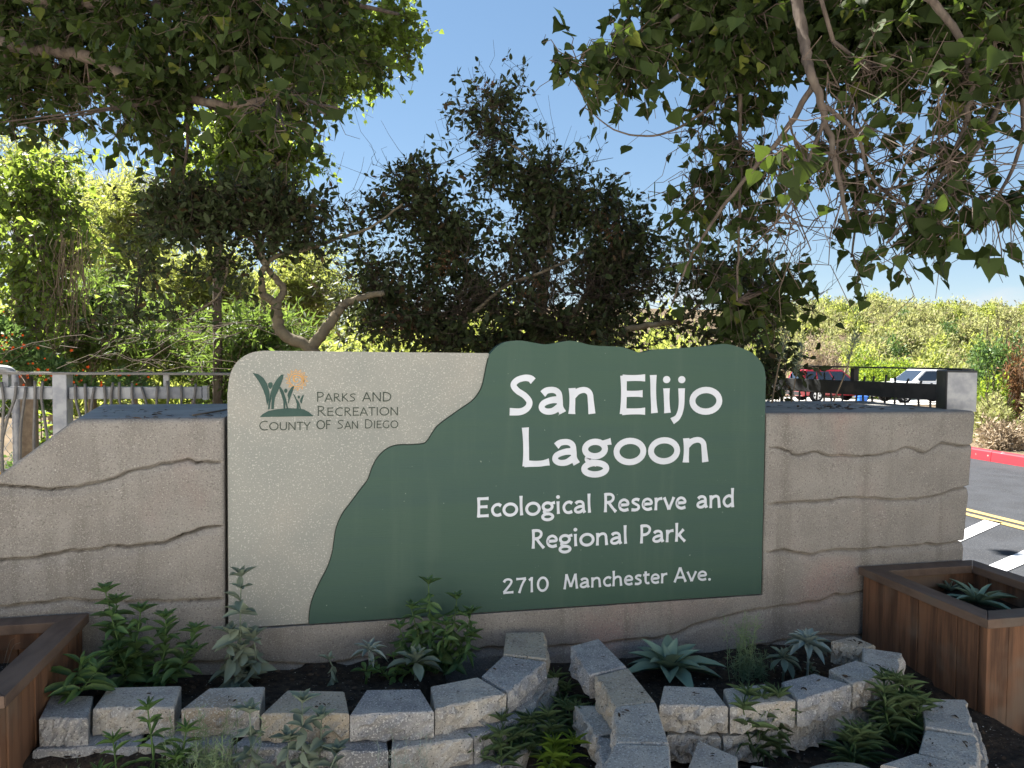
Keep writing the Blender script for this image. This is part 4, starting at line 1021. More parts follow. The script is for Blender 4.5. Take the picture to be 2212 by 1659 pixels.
for c in ((1480, -10, 150, 50, 3.6, 10, 12, 7), (1590, 40, 120, 80, 3.4, 11, 13, 8), (1710, 40, 140, 80, 3.9, 12, 14, 9), (1850, 20, 140, 70, 3.4, 12, 14, 9), (1990, 20, 140, 70, 3.2, 12, 14, 9), (2120, 30, 130, 80, 3.2, 12, 14, 8), (2000, 60, 160, 45, 4.2, 8, 10, 6), (1760, 95, 160, 40, 4.2, 7, 10, 5),
          (2185, 130, 80, 80, 3.0, 6, 7, 4), (1345, 90, 75, 38, 3.3, 6, 7, 5), (1240, 125, 36, 22, 3.2, 3, 5, 5), (1395, 165, 50, 36, 3.4, 4, 6, 4), (1540, 175, 80, 60, 3.6, 5, 6, 4), (1690, 275, 50, 30, 2.4, 3, 3, 3), (1630, 190, 80, 60, 3.6, 5, 6, 3),
          (1900, 150, 110, 50, 3.0, 7, 9, 2), (2060, 170, 100, 60, 2.9, 6, 7, 3), (1960, 340, 130, 100, 3.0, 6, 9, 0), (1830, 300, 120, 110, 3.0, 6, 9, 0), (1900, 420, 120, 100, 3.0, 5, 9, 0), (2040, 350, 120, 100, 2.9, 4, 9, 0), (1820, 430, 80, 60, 3.1, 5, 8, 0), (2090, 300, 70, 50, 2.9, 5, 5, 2), (2110, 410, 60, 40, 2.9, 4, 4, 3),
          (2040, 500, 70, 18, 2.8, 5, 5, 4), (2185, 430, 50, 50, 2.9, 4, 6, 3), (1550, 410, 70, 50, 3.6, 5, 6, 2), (1500, 300, 70, 60, 3.8, 4, 7, 1), (1650, 480, 60, 30, 3.5, 4, 5, 2), (1840, 548, 20, 12, 3.1, 2, 3, 4), (1970, 470, 50, 25, 3.0, 4, 4, 3),
          (1620, 650, 85, 45, 4.1, 7, 7, 5), (1690, 615, 40, 45, 4.1, 5, 6, 5), (1540, 585, 45, 22, 4.0, 4, 5, 4), (1740, 480, 60, 50, 3.2, 5, 7, 0), (1700, 380, 100, 100, 3.2, 5, 9, 0), (1640, 300, 80, 60, 3.4, 5, 8, 2), (1600, 360, 70, 60, 3.5, 5, 6, 3), (1440, 420, 50, 60, 3.9, 4, 5, 2), (1780, 330, 60, 50, 3.2, 4, 5, 2), (1950, 300, 70, 50, 3.1, 4, 5, 2), (1880, 380, 60, 40, 3.1, 3, 5, 2), (2000, 400, 60, 40, 3.1, 3, 5, 2), (1480, 470, 50, 40, 3.9, 3, 5, 2)):
    k = dict(kw) if c[7] else dict(kw, tl=.34, tr=.0036, sr=1.5, wig=.3)
    t1.clump(*c[:5], nsub=c[5], ntw=c[6] if c[7] else c[6] // 3, nl=c[7], **k)
# unseen limbs and crown added above the frame to shade the road
t1.limb([(4.3, -.5, 4.2), (4.6, 2.0, 6.2), (4.0, 4.5, 7.3), (2.6, 4.6, 7.3)], .10, .03, 7, world=True)
t1.limb([(4.3, 3.6, 7.1), (5.0, 6.0, 7.4), (5.5, 6.8, 7.5)], .05, .02, 6, world=True)
for cw, rw in (((2.7, 4.4, 7.3), (1.5, 1.5, .6)), ((3.9, 5.6, 7.5), (1.5, 1.3, .5)), ((5.3, 6.4, 7.4), (1.5, 1.3, .5))):
    t1.clump(0, 0, 1, 1, 1, link=False, cw=cw, rw=rw, nsub=24, ntw=10, nl=14, leaf=1, ls=.13, tl=.5, droop=.2, ldroop=.5, tr=.003)
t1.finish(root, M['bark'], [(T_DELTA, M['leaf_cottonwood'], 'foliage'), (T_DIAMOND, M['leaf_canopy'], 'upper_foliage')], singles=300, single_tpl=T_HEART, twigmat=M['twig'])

# ---- overhanging cottonwood, left
t2 = Tree(12)
root = thing('cottonwood_tree', 'dense dark cottonwood canopy overhanging the top left corner', 'tree', (-5.2, 0.6, 0))
t2.limb([(-5.2, .6, -.1), (-5.1, .6, 2.0), (-4.7, .8, 3.4), (-4.0, 1.0, 4.2)], .28, .16, 12, world=True)
t2.limb([(-260, 20, 5.2), (0, 92, 5.0), (180, 120, 4.8), (300, 180, 4.6), (420, 215, 4.4), (520, 225, 4.3), (620, 200, 4.3)], .055, .014, 8)
t2.limb([(-220, -60, 5.0), (120, 0, 4.8), (420, 12, 4.6), (640, -10, 4.6), (860, 30, 5.5)], .05, .012, 8)
t2.limb([(530, -40, 4.3), (515, 60, 4.3), (500, 130, 4.3), (470, 170, 4.3), (410, 230, 4.6), (405, 320, 4.9), (390, 420, 5.0), (385, 440, 5.0)], .020, .006, 7)
t2.limb([(560, -90, 6.2), (690, -20, 6.5), (760, 50, 6.6), (795, 120, 6.6), (735, 185, 6.6)], .022, .005, 6)
t2.limb([(740, 20, 6.6), (830, 20, 6.7), (870, 60, 6.8), (892, 108, 6.8)], .010, .004, 6)
t2.limb([(690, -20, 6.5), (700, 80, 6.45), (695, 160, 6.4)], .010, .004, 6)
t2.limb([(440, 222, 4.4), (490, 250, 4.6), (550, 290, 4.8), (590, 330, 5.0)], .014, .005, 6)
kw = dict(ls=.058, tl=.26, droop=.3, ldroop=.6, tr=.0028, wig=.18)
for c in ((60, 30, 120, 80, 5.2, 11, 12, 7), (180, 50, 120, 90, 4.9, 11, 13, 7), (310, 40, 130, 90, 4.6, 11, 13, 8), (440, 40, 130, 90, 4.3, 11, 13, 8), (570, 50, 120, 100, 4.2, 11, 13, 7), (690, 60, 110, 100, 4.8, 11, 13, 7), (300, 110, 160, 70, 5.6, 11, 12, 7), (580, 100, 130, 60, 5.6, 11, 12, 7), (100, 110, 130, 70, 5.8, 11, 12, 7),
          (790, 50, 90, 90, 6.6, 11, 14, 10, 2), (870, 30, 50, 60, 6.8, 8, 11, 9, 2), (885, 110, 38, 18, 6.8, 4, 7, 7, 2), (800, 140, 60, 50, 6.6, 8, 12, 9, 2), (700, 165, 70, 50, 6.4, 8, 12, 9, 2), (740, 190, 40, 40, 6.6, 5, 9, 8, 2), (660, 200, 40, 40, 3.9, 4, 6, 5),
          (555, 255, 25, 40, 3.5, 3, 5, 4), (722, 250, 25, 13, 3.3, 2, 3, 4), (600, 280, 25, 18, 3.4, 2, 4, 4), (330, 150, 100, 50, 4.3, 10, 12, 9), (250, 215, 55, 35, 4.2, 5, 9, 7), (110, 180, 110, 50, 5.1, 8, 10, 6), (40, 230, 60, 50, 5.1, 7, 10, 7),
          (170, 225, 60, 40, 5.1, 6, 9, 6), (480, 105, 90, 55, 4.4, 8, 12, 9), (365, 290, 32, 60, 5.3, 5, 7, 6), (350, 390, 30, 50, 5.6, 4, 7, 5), (15, 265, 25, 15, 3.6, 2, 4, 4), (30, 300, 40, 30, 5.2, 4, 6, 4), (130, 270, 40, 30, 5.2, 3, 6, 4), (255, 255, 30, 25, 4.3, 3, 5, 5), (300, 235, 30, 30, 4.3, 3, 5, 5), (640, 270, 30, 20, 3.8, 2, 4, 4), (680, 225, 30, 25, 4.0, 3, 5, 4), (200, 270, 40, 20, 5.0, 4, 6, 0)):
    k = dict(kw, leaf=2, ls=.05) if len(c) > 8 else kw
    t2.clump(*c[:5], nsub=c[5], ntw=c[6], nl=c[7] if len(c) > 8 else max(c[7] - 1, 0), **k)
t2.limb([(-4.0, 1.0, 4.2), (-3.8, 2.2, 5.6), (-2.2, 3.1, 6.1), (-.2, 3.2, 6.2), (1.4, 3.0, 6.5)], .10, .02, 7, world=True)  # unseen limbs and crown added overhead to keep sun off the bed
t2.limb([(-3.6, 2.4, 5.7), (-2.6, 3.9, 6.4), (-.8, 4.0, 6.5)], .05, .02, 6, world=True)
for cw, rw in (((-3.4, 3.0, 6.0), (1.3, .75, .6)), ((-1.9, 3.1, 6.0), (1.4, .75, .6)), ((-.2, 3.1, 6.1), (1.4, .75, .6)), ((-2.6, 3.9, 6.4), (1.5, .75, .6)), ((-.8, 4.0, 6.5), (1.5, .75, .6)), ((.3, 2.3, 5.8), (1.5, .6, .45)), ((-1.4, 2.2, 5.8), (1.4, .55, .45)), ((1.3, 3.0, 6.5), (1.0, .8, .4))):
    t2.clump(0, 0, 1, 1, 1, link=False, cw=cw, rw=rw, nsub=34, ntw=11, nl=14, leaf=1, ls=.13, tl=.5, droop=.2, ldroop=.5, tr=.003)
t2.finish(root, M['bark'], [(T_DELTA, M['leaf_cottonwood'], 'foliage'), (T_DIAMOND, M['leaf_canopy'], 'upper_foliage'), (T_DELTA, M['leaf_cottonwood_far'], 'sunlit_foliage')], singles=200, single_tpl=T_HEART, twigmat=M['twig'])  # third kind has sunlight put into its leaf colour

def simple_tree(name, label, seed, base, trunk, clumps, kinds, wood, kw, group=None, cat='tree', r0=.06, twig=None):
    t = Tree(seed); root = thing(name, label, cat, base, group)
    P = [np.array(base) + np.array([0, 0, -.1])] + [at(*p) for p in trunk]
    t.limb(P, r0, r0 * .3, 8, world=True)
    for c in clumps: 
        k = dict(kw, nsub=c[5], ntw=c[6], nl=c[7])
        if len(c) > 8: k.update(c[8])
        t.clump(*c[:5], **k)
    t.finish(root, wood, kinds, twigmat=twig)
    return root
def gpt(px, Z):
    p = at(px, 800, Z); return (p[0], p[1], float(ground_z(p[0], p[1])))

# ---- sunlit cottonwood standing behind, seen between canopy and sumac
simple_tree('cottonwood_tree', 'sunlit yellow-green cottonwood rising behind the dark sumac on the left', 21, gpt(470, 8.5), [(470, 600, 8.5), (480, 400, 8.5), (520, 280, 8.5)],
    [(540, 250, 80, 90, 8.2, 13, 16, 11), (580, 200, 60, 50, 8.2, 9, 13, 10), (640, 330, 55, 60, 8.2, 9, 13, 10), (480, 280, 50, 70, 8.2, 8, 13, 10), (600, 350, 70, 70, 8.4, 9, 13, 9), (500, 210, 50, 50, 8.6, 7, 10, 8), (450, 320, 50, 80, 8.6, 8, 12, 8), (640, 410, 55, 50, 8.4, 7, 10, 8), (400, 420, 60, 70, 8.6, 7, 12, 8), (560, 430, 90, 60, 8.6, 9, 12, 8)],
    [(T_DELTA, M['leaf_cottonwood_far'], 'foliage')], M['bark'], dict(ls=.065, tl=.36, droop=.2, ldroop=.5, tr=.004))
simple_tree('cottonwood_tree', 'leafy tree at the far left edge with vines hanging below it', 22, gpt(60, 8.0), [(50, 700, 8), (40, 500, 8), (70, 400, 8)],
    [(70, 370, 80, 70, 8, 9, 13, 8), (30, 450, 70, 70, 8, 9, 13, 8), (140, 430, 60, 70, 7.8, 8, 12, 8), (120, 530, 65, 90, 7.6, 9, 13, 8), (50, 590, 70, 80, 7.9, 9, 13, 7), (150, 600, 40, 80, 7.5, 7, 12, 5), (90, 670, 80, 60, 7.6, 8, 12, 6)],
    [(T_DELTA, M['leaf_cottonwood_far'], 'foliage')], M['bark'], dict(ls=.062, tl=.36, droop=.5, ldroop=.7, tr=.004), r0=.09)

# ---- sumac shrubs behind the sign
def sumac(label, seed, base, limbs, clumps, kw):
    t = Tree(seed); root = thing('sumac_shrub', label, 'shrub', base)
    for pts, r0, r1 in limbs: t.limb(pts, r0, r1, 8)
    for c in clumps:
        k = dict(kw, nsub=c[5], ntw=max(3, int(c[6] * .82)), nl=c[7] - 1 if c[7] else 0)
        if len(c) > 8: k.update(c[8])
        t.clump(*c[:5], **k)
    t.finish(root, M['bark_smooth'], [(T_OVAL, M['leaf_sumac'], 'foliage'), (T_DIAMOND, M['leaf_dry'], 'seed_heads')], twigmat=M['twig_dark'])
kw = dict(ls=.052, lw=.46, tl=.24, droop=-.05, ldroop=.1, tr=.0022)
dry = dict(leaf=1, ls=.022, lw=.6, tl=.12, nl=14) ; 
bare = dict(tl=.34, up=.5, droop=0)
b0 = at(680, 900, 4.85); b0[2] = 0
sumac('dark sumac with a bare twisted forked trunk, its crown left of the sign top', 31, b0,
    [([(690, 905, 4.85), (692, 800, 4.85), (670, 752, 4.85), (612, 723, 4.85), (600, 691, 4.85), (597, 654, 4.85)], .042, .034),
     ([(597, 656, 4.85), (570, 636, 4.83), (566, 610, 4.8), (568, 587, 4.8), (572, 565, 4.8), (550, 525, 4.8), (500, 480, 4.8), (430, 450, 4.8)], .028, .010),
     ([(598, 655, 4.85), (613, 627, 4.88), (596, 602, 4.88), (576, 578, 4.86), (560, 545, 4.86), (575, 480, 4.9), (560, 420, 4.9)], .026, .010),
     ([(572, 578, 4.85), (593, 555, 4.86), (663, 537, 4.9), (733, 514, 4.95), (800, 492, 5.0), (870, 440, 5.0)], .019, .007),
     ([(672, 752, 4.85), (700, 716, 4.87), (720, 688, 4.9), (738, 664, 4.92), (765, 648, 4.95), (830, 632, 5.0)], .040, .020),
     ([(492, 560, 4.7), (487, 600, 4.68), (470, 640, 4.66), (425, 672, 4.65), (370, 692, 4.64), (290, 688, 4.62)], .009, .003)],
    [(340, 460, 65, 50, 4.8, 9, 14, 8), (420, 440, 80, 50, 4.9, 11, 16, 8), (510, 430, 80, 45, 4.9, 11, 16, 8), (600, 460, 80, 50, 4.9, 11, 16, 8), (665, 435, 45, 35, 4.9, 8, 13, 8), (480, 490, 95, 60, 4.8, 12, 17, 8), (570, 510, 70, 40, 4.8, 8, 14, 7),
     (390, 520, 80, 50, 4.7, 9, 14, 8), (310, 555, 45, 30, 4.7, 5, 9, 7), (430, 575, 70, 25, 4.7, 6, 10, 7), (645, 490, 60, 40, 4.9, 8, 12, 8), (280, 680, 26, 22, 4.62, 4, 8, 8), (385, 665, 28, 16, 4.65, 3, 6, 6), (520, 645, 35, 20, 4.7, 3, 6, 6), (690, 530, 50, 30, 4.9, 4, 8, 5),
     (730, 420, 40, 40, 4.9, 3, 8, 0, bare), (500, 430, 30, 20, 4.7, 3, 5, 14, dry)], kw)
b0 = at(1150, 900, 5.3); b0[2] = 0
sumac('large dark sumac crowding the sky behind the green top of the sign', 32, b0,
    [([(1160, 910, 5.3), (1165, 780, 5.3), (1175, 650, 5.3), (1190, 520, 5.3), (1200, 430, 5.3)], .045, .015),
     ([(1190, 440, 5.3), (1160, 372, 5.3), (1128, 330, 5.3), (1090, 296, 5.3), (1075, 230, 5.3)], .013, .005),
     ([(1170, 760, 5.3), (1080, 690, 5.3), (1010, 590, 5.3), (930, 490, 5.3), (880, 400, 5.3)], .032, .007),
     ([(930, 765, 5.1), (1010, 690, 5.1), (1090, 620, 5.1), (1200, 575, 5.1), (1330, 500, 5.1)], .018, .007),
     ([(1172, 740, 5.3), (1250, 660, 5.3), (1320, 560, 5.3), (1340, 440, 5.3)], .030, .008),
     ([(1170, 780, 5.3), (1050, 735, 5.2), (900, 700, 5.2), (820, 640, 5.2)], .024, .008)],
    [(835, 400, 32, 55, 5.3, 6, 10, 7), (770, 480, 55, 30, 5.2, 6, 9, 7), (800, 540, 60, 40, 5.2, 8, 11, 7), (885, 460, 70, 55, 5.3, 9, 13, 8), (960, 400, 60, 60, 5.3, 10, 14, 8), (1000, 470, 80, 65, 5.3, 11, 15, 8), (1000, 560, 100, 70, 5.3, 12, 16, 8),
     (890, 600, 85, 60, 5.3, 9, 13, 7), (850, 690, 80, 50, 5.2, 9, 14, 8), (960, 680, 100, 60, 5.2, 12, 16, 8), (1080, 640, 100, 70, 5.3, 11, 15, 7), (1100, 540, 80, 70, 5.3, 10, 14, 7), (1100, 440, 45, 55, 5.4, 7, 11, 7), (1180, 500, 50, 50, 5.3, 6, 11, 6),
     (1205, 380, 45, 40, 5.3, 7, 12, 8), (1270, 420, 75, 70, 5.3, 11, 16, 8), (1340, 480, 70, 70, 5.3, 11, 15, 8), (1280, 550, 100, 70, 5.3, 12, 16, 8), (1375, 560, 70, 60, 5.3, 9, 13, 7), (1200, 620, 100, 60, 5.3, 10, 14, 7), (1320, 650, 100, 60, 5.3, 10, 14, 7),
     (1410, 640, 60, 60, 5.3, 6, 11, 6), (1100, 720, 110, 35, 5.2, 10, 14, 8), (1260, 720, 110, 35, 5.2, 10, 13, 8), (1390, 715, 80, 35, 5.2, 8, 12, 7), (780, 735, 80, 25, 5.1, 6, 9, 6),
     (760, 690, 60, 60, 5.4, 8, 12, 7), (830, 590, 60, 60, 5.4, 7, 11, 6), (940, 740, 120, 30, 5.0, 10, 14, 8), (1180, 700, 120, 50, 5.5, 12, 15, 8), (1000, 640, 130, 60, 5.6, 12, 15, 7), (1340, 610, 90, 60, 5.6, 10, 14, 7), (1330, 745, 120, 25, 5.0, 10, 13, 8), (1050, 750, 120, 20, 5.0, 9, 12, 8),
     (960, 640, 200, 90, 5.0, 14, 14, 0, bare), (1300, 640, 160, 80, 5.0, 12, 14, 0, bare),
     (1060, 215, 55, 35, 5.35, 6, 9, 7), (960, 252, 35, 22, 5.3, 4, 7, 7), (1010, 285, 45, 35, 5.3, 5, 9, 7), (1110, 265, 35, 40, 5.35, 5, 8, 7), (1140, 185, 22, 28, 5.35, 4, 6, 7), (1060, 310, 45, 30, 5.3, 5, 8, 7),
     (1050, 415, 50, 45, 5.5, 8, 12, 8), (1110, 370, 40, 30, 5.5, 5, 9, 7), (1120, 480, 60, 50, 5.5, 9, 13, 8), (1140, 400, 45, 45, 5.5, 7, 11, 7), (1250, 490, 80, 60, 5.6, 10, 14, 8), (930, 530, 70, 60, 5.5, 9, 13, 8), (1430, 520, 50, 50, 5.4, 6, 10, 7), (1420, 590, 60, 50, 5.4, 7, 11, 7), (720, 640, 40, 40, 5.3, 4, 8, 5),
     (1060, 180, 70, 30, 5.3, 3, 6, 0, bare), (1000, 345, 90, 30, 5.3, 5, 8, 0, bare), (1250, 345, 80, 25, 5.3, 5, 8, 0, bare), (850, 360, 60, 25, 5.3, 3, 6, 0, bare), (780, 590, 60, 60, 5.2, 6, 10, 0, bare), (1200, 680, 200, 60, 5.1, 10, 12, 0, bare),
     (950, 555, 30, 30, 5.1, 4, 8, 14, dry), (880, 665, 40, 26, 5.0, 4, 8, 14, dry), (860, 715, 30, 20, 5.0, 4, 6, 14, dry), (1160, 655, 22, 26, 5.05, 4, 7, 14, dry), (1310, 490, 26, 22, 5.05, 3, 7, 14, dry), (1040, 205, 20, 25, 5.3, 2, 5, 12, dry)], kw)
b0 = at(1600, 900, 5.0); b0[2] = 0
sumac('lower dark sumac leaning out behind the right shoulder of the sign', 33, b0,
    [([(1600, 920, 5.0), (1590, 820, 5.0), (1570, 740, 5.0), (1590, 660, 5.0), (1620, 590, 5.0)], .030, .008),
     ([(1350, 712, 5.0), (1420, 700, 5.0), (1470, 690, 5.0), (1500, 668, 5.0), (1560, 620, 5.0)], .022, .008)],
    [(1500, 555, 65, 32, 5.0, 8, 11, 7), (1560, 585, 60, 40, 5.0, 8, 12, 7), (1640, 590, 55, 45, 5.0, 8, 12, 7), (1690, 690, 45, 50, 5.0, 7, 11, 7), (1540, 690, 60, 35, 5.0, 6, 9, 6), (1470, 700, 50, 30, 5.0, 5, 9, 6), (1620, 730, 90, 30, 5.0, 8, 12, 8),
     (1685, 780, 45, 40, 4.9, 8, 13, 8), (1700, 800, 30, 40, 4.7, 6, 10, 7), (1690, 840, 30, 30, 4.8, 5, 9, 7), (1740, 660, 50, 50, 5.0, 6, 10, 0, bare), (1460, 600, 60, 60, 5.0, 5, 8, 0, bare)], kw)

# ---- willow thicket behind the railing, each bush on its own stems
wk = dict(ls=.135, lw=.20, tl=.55, droop=.0, ldroop=.15, tr=.004, wig=.1)
W = M['leaf_willow']; WD = M['leaf_willow_dark']
for i, (lab, bx, Z, cl, lm) in enumerate((
    ('feathery pale green willow rising at the far left under the cloud', 110, 14, [(70, 330, 80, 50), (130, 400, 80, 60), (190, 470, 70, 60), (60, 430, 80, 60), (30, 330, 60, 50), (210, 560, 60, 70)], W),
    ('sunlit willow between the far-left tree and the dark sumac', 290, 13, [(280, 440, 60, 70), (250, 530, 70, 70), (330, 560, 70, 70), (280, 620, 80, 60), (240, 390, 40, 40)], W),
    ('bright yellow-green willow showing under the left sumac crown', 420, 12, [(400, 620, 90, 50), (480, 640, 90, 50), (440, 690, 100, 50), (350, 670, 80, 50), (520, 590, 60, 40)], W),
    ('pale willow behind the twisted sumac trunk', 640, 14, [(600, 600, 70, 50), (660, 620, 70, 50), (640, 680, 90, 50), (720, 650, 60, 50), (560, 660, 70, 50), (690, 570, 40, 30)], W),
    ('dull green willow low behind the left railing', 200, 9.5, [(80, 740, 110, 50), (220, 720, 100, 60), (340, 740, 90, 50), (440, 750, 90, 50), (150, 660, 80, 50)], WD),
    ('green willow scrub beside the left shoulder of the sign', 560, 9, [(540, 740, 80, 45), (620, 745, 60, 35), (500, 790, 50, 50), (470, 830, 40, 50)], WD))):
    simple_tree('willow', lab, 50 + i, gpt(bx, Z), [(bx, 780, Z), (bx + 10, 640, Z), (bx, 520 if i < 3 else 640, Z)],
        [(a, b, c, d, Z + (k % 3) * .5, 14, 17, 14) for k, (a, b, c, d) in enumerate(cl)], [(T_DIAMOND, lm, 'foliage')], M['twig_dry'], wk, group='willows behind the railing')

# ================================================================== BRUSH, HILLSIDE
def brush(name, seed, spots, m, ls, lw, per, kind='stuff', label=None, cat=None, twig=None, tpl=T_DIAMOND, parent=None, spread=.75):
    """leafy mass: spots = (centre xyz, radii xyz)"""
    r = np.random.RandomState(seed); P = []; A = []; Nn = []; S = []
    for c, rad in spots:
        n = int(per * rad[0] * rad[2]) + 40
        u = norm(r.normal(size=(n, 3))); u[:, 2] = np.abs(u[:, 2]) * 1.0 - .25
        lob = 0.78 + 0.3 * np.sin(u[:, 0] * 5 + c[0]) * np.sin(u[:, 2] * 6 + c[1]) + r.normal(0, .09, n)
        rr = lob * (r.uniform(0, 1, n) ** .22)
        P.append(np.array(c) + u * np.array(rad) * rr[:, None]); A.append(norm(u * .8 + r.normal(size=(n, 3)) * spread + np.array([0, 0, .35]))); Nn.append(norm(r.normal(size=(n, 3)) + np.array([0, -.2, .4]))); S.append(ls * r.uniform(.5, 1.4, n))
    V, F = place(tpl, np.vstack(P), np.vstack(A), np.vstack(Nn), np.concatenate(S), lw)
    return obj(name, mesh(name, V, [F]), m, parent, label=label, cat=cat, kind=kind)
r = np.random.RandomState(90)
def spots_px(n, x0, x1, Z0, Z1, h0, h1, w0, w1):
    out = []
    for i in range(n):
        Z = r.uniform(Z0, Z1); p = at(r.uniform(x0, x1), 800, Z); w = r.uniform(w0, w1); h = r.uniform(h0, h1)
        out.append(((p[0], p[1], float(ground_z(p[0], p[1]))), (w, w, h)))
    return out
brush('hillside_brush', 91, spots_px(330, 1560, 2420, 50, 128, 1.6, 4.0, 1.4, 3.0), M['leaf_olive'], .40, .42, 95, label='sunlit olive-green brush covering the hillside behind the car park', cat='brush')
brush('hillside_brush', 92, spots_px(60, 1600, 2400, 50, 110, 2.0, 4.6, 1.4, 2.6), M['leaf_willow'], .40, .4, 170, label='paler green shrubs scattered through the hillside brush', cat='brush')
brush('hillside_brush', 93, spots_px(26, 1600, 2350, 46.5, 62, 1.0, 2.6, 1.4, 2.6), M['leaf_tan'], .36, .25, 260, label='dry tan scrub along the foot of the hillside', cat='brush')
brush('hillside_brush', 95, spots_px(22, 1600, 2350, 48, 100, 1.5, 3.2, 1.2, 2.4), M['leaf_green'], .36, .4, 150, label='darker green shrubs dotted over the hillside', cat='brush')
brush('distant_thicket', 94, spots_px(120, -400, 1540, 19, 34, 2.6, 5.2, 1.6, 2.8), M['leaf_willow'], .38, .25, 125, label='distant bright thicket glimpsed behind the sumacs and willows', cat='thicket')
def bush(lab, seed, px, py, Z, rw, rh, m, ls=.14, lw=.5, per=900, group=None, tan=False, n=9):
    base = gpt(px, Z); root = thing('bush', lab, 'bush', base, group); rr = np.random.RandomState(seed)
    c = at(px, py, Z); k = Z / FOC; sp = []
    for i in range(n):
        sp.append(((base[0] + rr.uniform(-.7, .7) * rw * k, base[1] + rr.uniform(-.5, .5) * rw * k, base[2] + rr.uniform(.0, .35) * (c[2] - base[2]) ), (rw * k * rr.uniform(.3, .55), rw * k * .45, (c[2] - base[2]) * rr.uniform(.5, .9))))
    sp[0] = ((base[0], base[1], base[2]), (rw * k * .5, rw * k * .5, (c[2] - base[2]) * 1.05))
    brush('foliage', seed, sp, m, ls, lw, per, parent=root)
    N = 26; e = np.array(base) + norm(rr.normal(size=(N, 3)) + np.array([0, 0, 1.2])) * np.array([rw * k, rw * k, (c[2] - base[2])]) * .95
    t = np.linspace(0, 1, 6)[None, :, None]; P = np.array(base) * (1 - t) + e[:, None] * t; P[:, 1:] += rr.normal(0, .04 * rw * k, P[:, 1:].shape)
    V, F = tubes(P, np.linspace(1, .3, 6)[None] * .004 * Z ** .5, 4); mb = MB(); mb.addnp(V, F); mb.build('stems', M['twig_dry'] if tan else M['twig'], root, kind='stuff')
bush('rounded bright green bush behind the parked cars', 101, 1905, 742, 46, 90, 60, M['leaf_bright'], .20, .5, 420)
bush('greyish bare-looking bush left of the bright green one, over the red car', 102, 1770, 690, 47, 62, 60, M['leaf_tan'], .22, .25, 420, tan=True)
bush('leafy dark green bush near the right edge', 103, 2150, 660, 21, 70, 80, M['leaf_green'], .12, .5, 900)
bush('rusty brown dry bush at the right edge', 104, 2215, 705, 17, 55, 80, M['leaf_dry'], .12, .25, 900, tan=True)
bush('yellow-green bush beside the end post of the dark railing', 105, 2140, 770, 16.5, 60, 80, M['leaf_bright'], .10, .45, 1100)
bush('olive coyote bush spilling down to the red kerb', 106, 2160, 835, 14.2, 80, 80, M['leaf_olive'], .085, .4, 1500)
bush('dry tan bush right above the red kerb', 107, 2180, 895, 12.9, 70, 60, M['leaf_tan'], .09, .3, 1700, tan=True)
bush('sunlit shrub at the right edge above the kerb', 108, 2260, 800, 13.5, 60, 80, M['leaf_olive'], .085, .4, 1500)

# undergrowth close behind the wall and railing
def low_spots(n, x0, x1, Z0, Z1, h0, h1, w0, w1, seed):
    rr = np.random.RandomState(seed); out = []
    for i in range(n):
        Z = rr.uniform(Z0, Z1); p = at(rr.uniform(x0, x1), 800, Z); w = rr.uniform(w0, w1)
        out.append(((p[0], p[1], -.02), (w, w, rr.uniform(h0, h1))))
    return out
brush('undergrowth', 111, low_spots(26, -120, 470, 5.6, 8.2, .7, 1.15, .3, .55, 1), M['leaf_deep'], .075, .4, 2600, label='dark leafy undergrowth behind the left railing', cat='undergrowth')
brush('undergrowth', 112, low_spots(16, 480, 1700, 5.2, 7.5, .7, 1.2, .35, .6, 2), M['leaf_sumac'], .07, .4, 2200, label='dark undergrowth at the foot of the sumacs behind the sign', cat='undergrowth')
brush('undergrowth', 113, low_spots(16, 120, 470, 6.0, 9, .6, 1.05, .25, .4, 3), M['leaf_bright'], .07, .4, 1600, label='sunlit green weeds under the beam of the left railing', cat='undergrowth')
# dry tangled vines
r = np.random.RandomState(120); N = 60
s0 = np.stack([at(a, b, c) for a, b, c in zip(r.uniform(-60, 520, N), r.uniform(690, 800, N), r.uniform(6.2, 8.2, N))])
d0 = norm(np.stack([r.normal(1, .7, N), r.normal(0, .5, N), r.normal(.35, .45, N)], -1)); L0 = r.uniform(.4, 1.3, N)[:, None, None]
t = np.linspace(-.5, .5, 8)[None, :, None]; P = s0[:, None] + d0[:, None] * L0 * t - np.array([0, 0, 1.]) * L0 * .5 * t * t; P += r.normal(0, .02, P.shape)
V, F = tubes(P, np.full((N, 8), .0033), 3); mb = MB(); mb.addnp(V, F)
mb.build('dry_vines', M['twig'], label='tangle of dry brown vine stems behind the left railing', cat='vines', kind='stuff')
N = 80
s0 = np.stack([at(a, b, c) for a, b, c in zip(r.normal(145, 28, N), r.uniform(480, 620, N), r.uniform(7.2, 7.8, N))])
t = np.linspace(0, 1, 7)[None, :, None]; P = s0[:, None] + np.array([0, 0, -1.])[None, None] * r.uniform(.2, .8, N)[:, None, None] * t + r.normal(0, .035, (N, 7, 3)).cumsum(1) * .5
V, F = tubes(P, np.full((N, 7), .0035), 3); mb = MB(); mb.addnp(V, F)
mb.build('hanging_vines', M['twig_dry'], label='curtain of dead vines hanging from the far-left tree', cat='vines', kind='stuff')

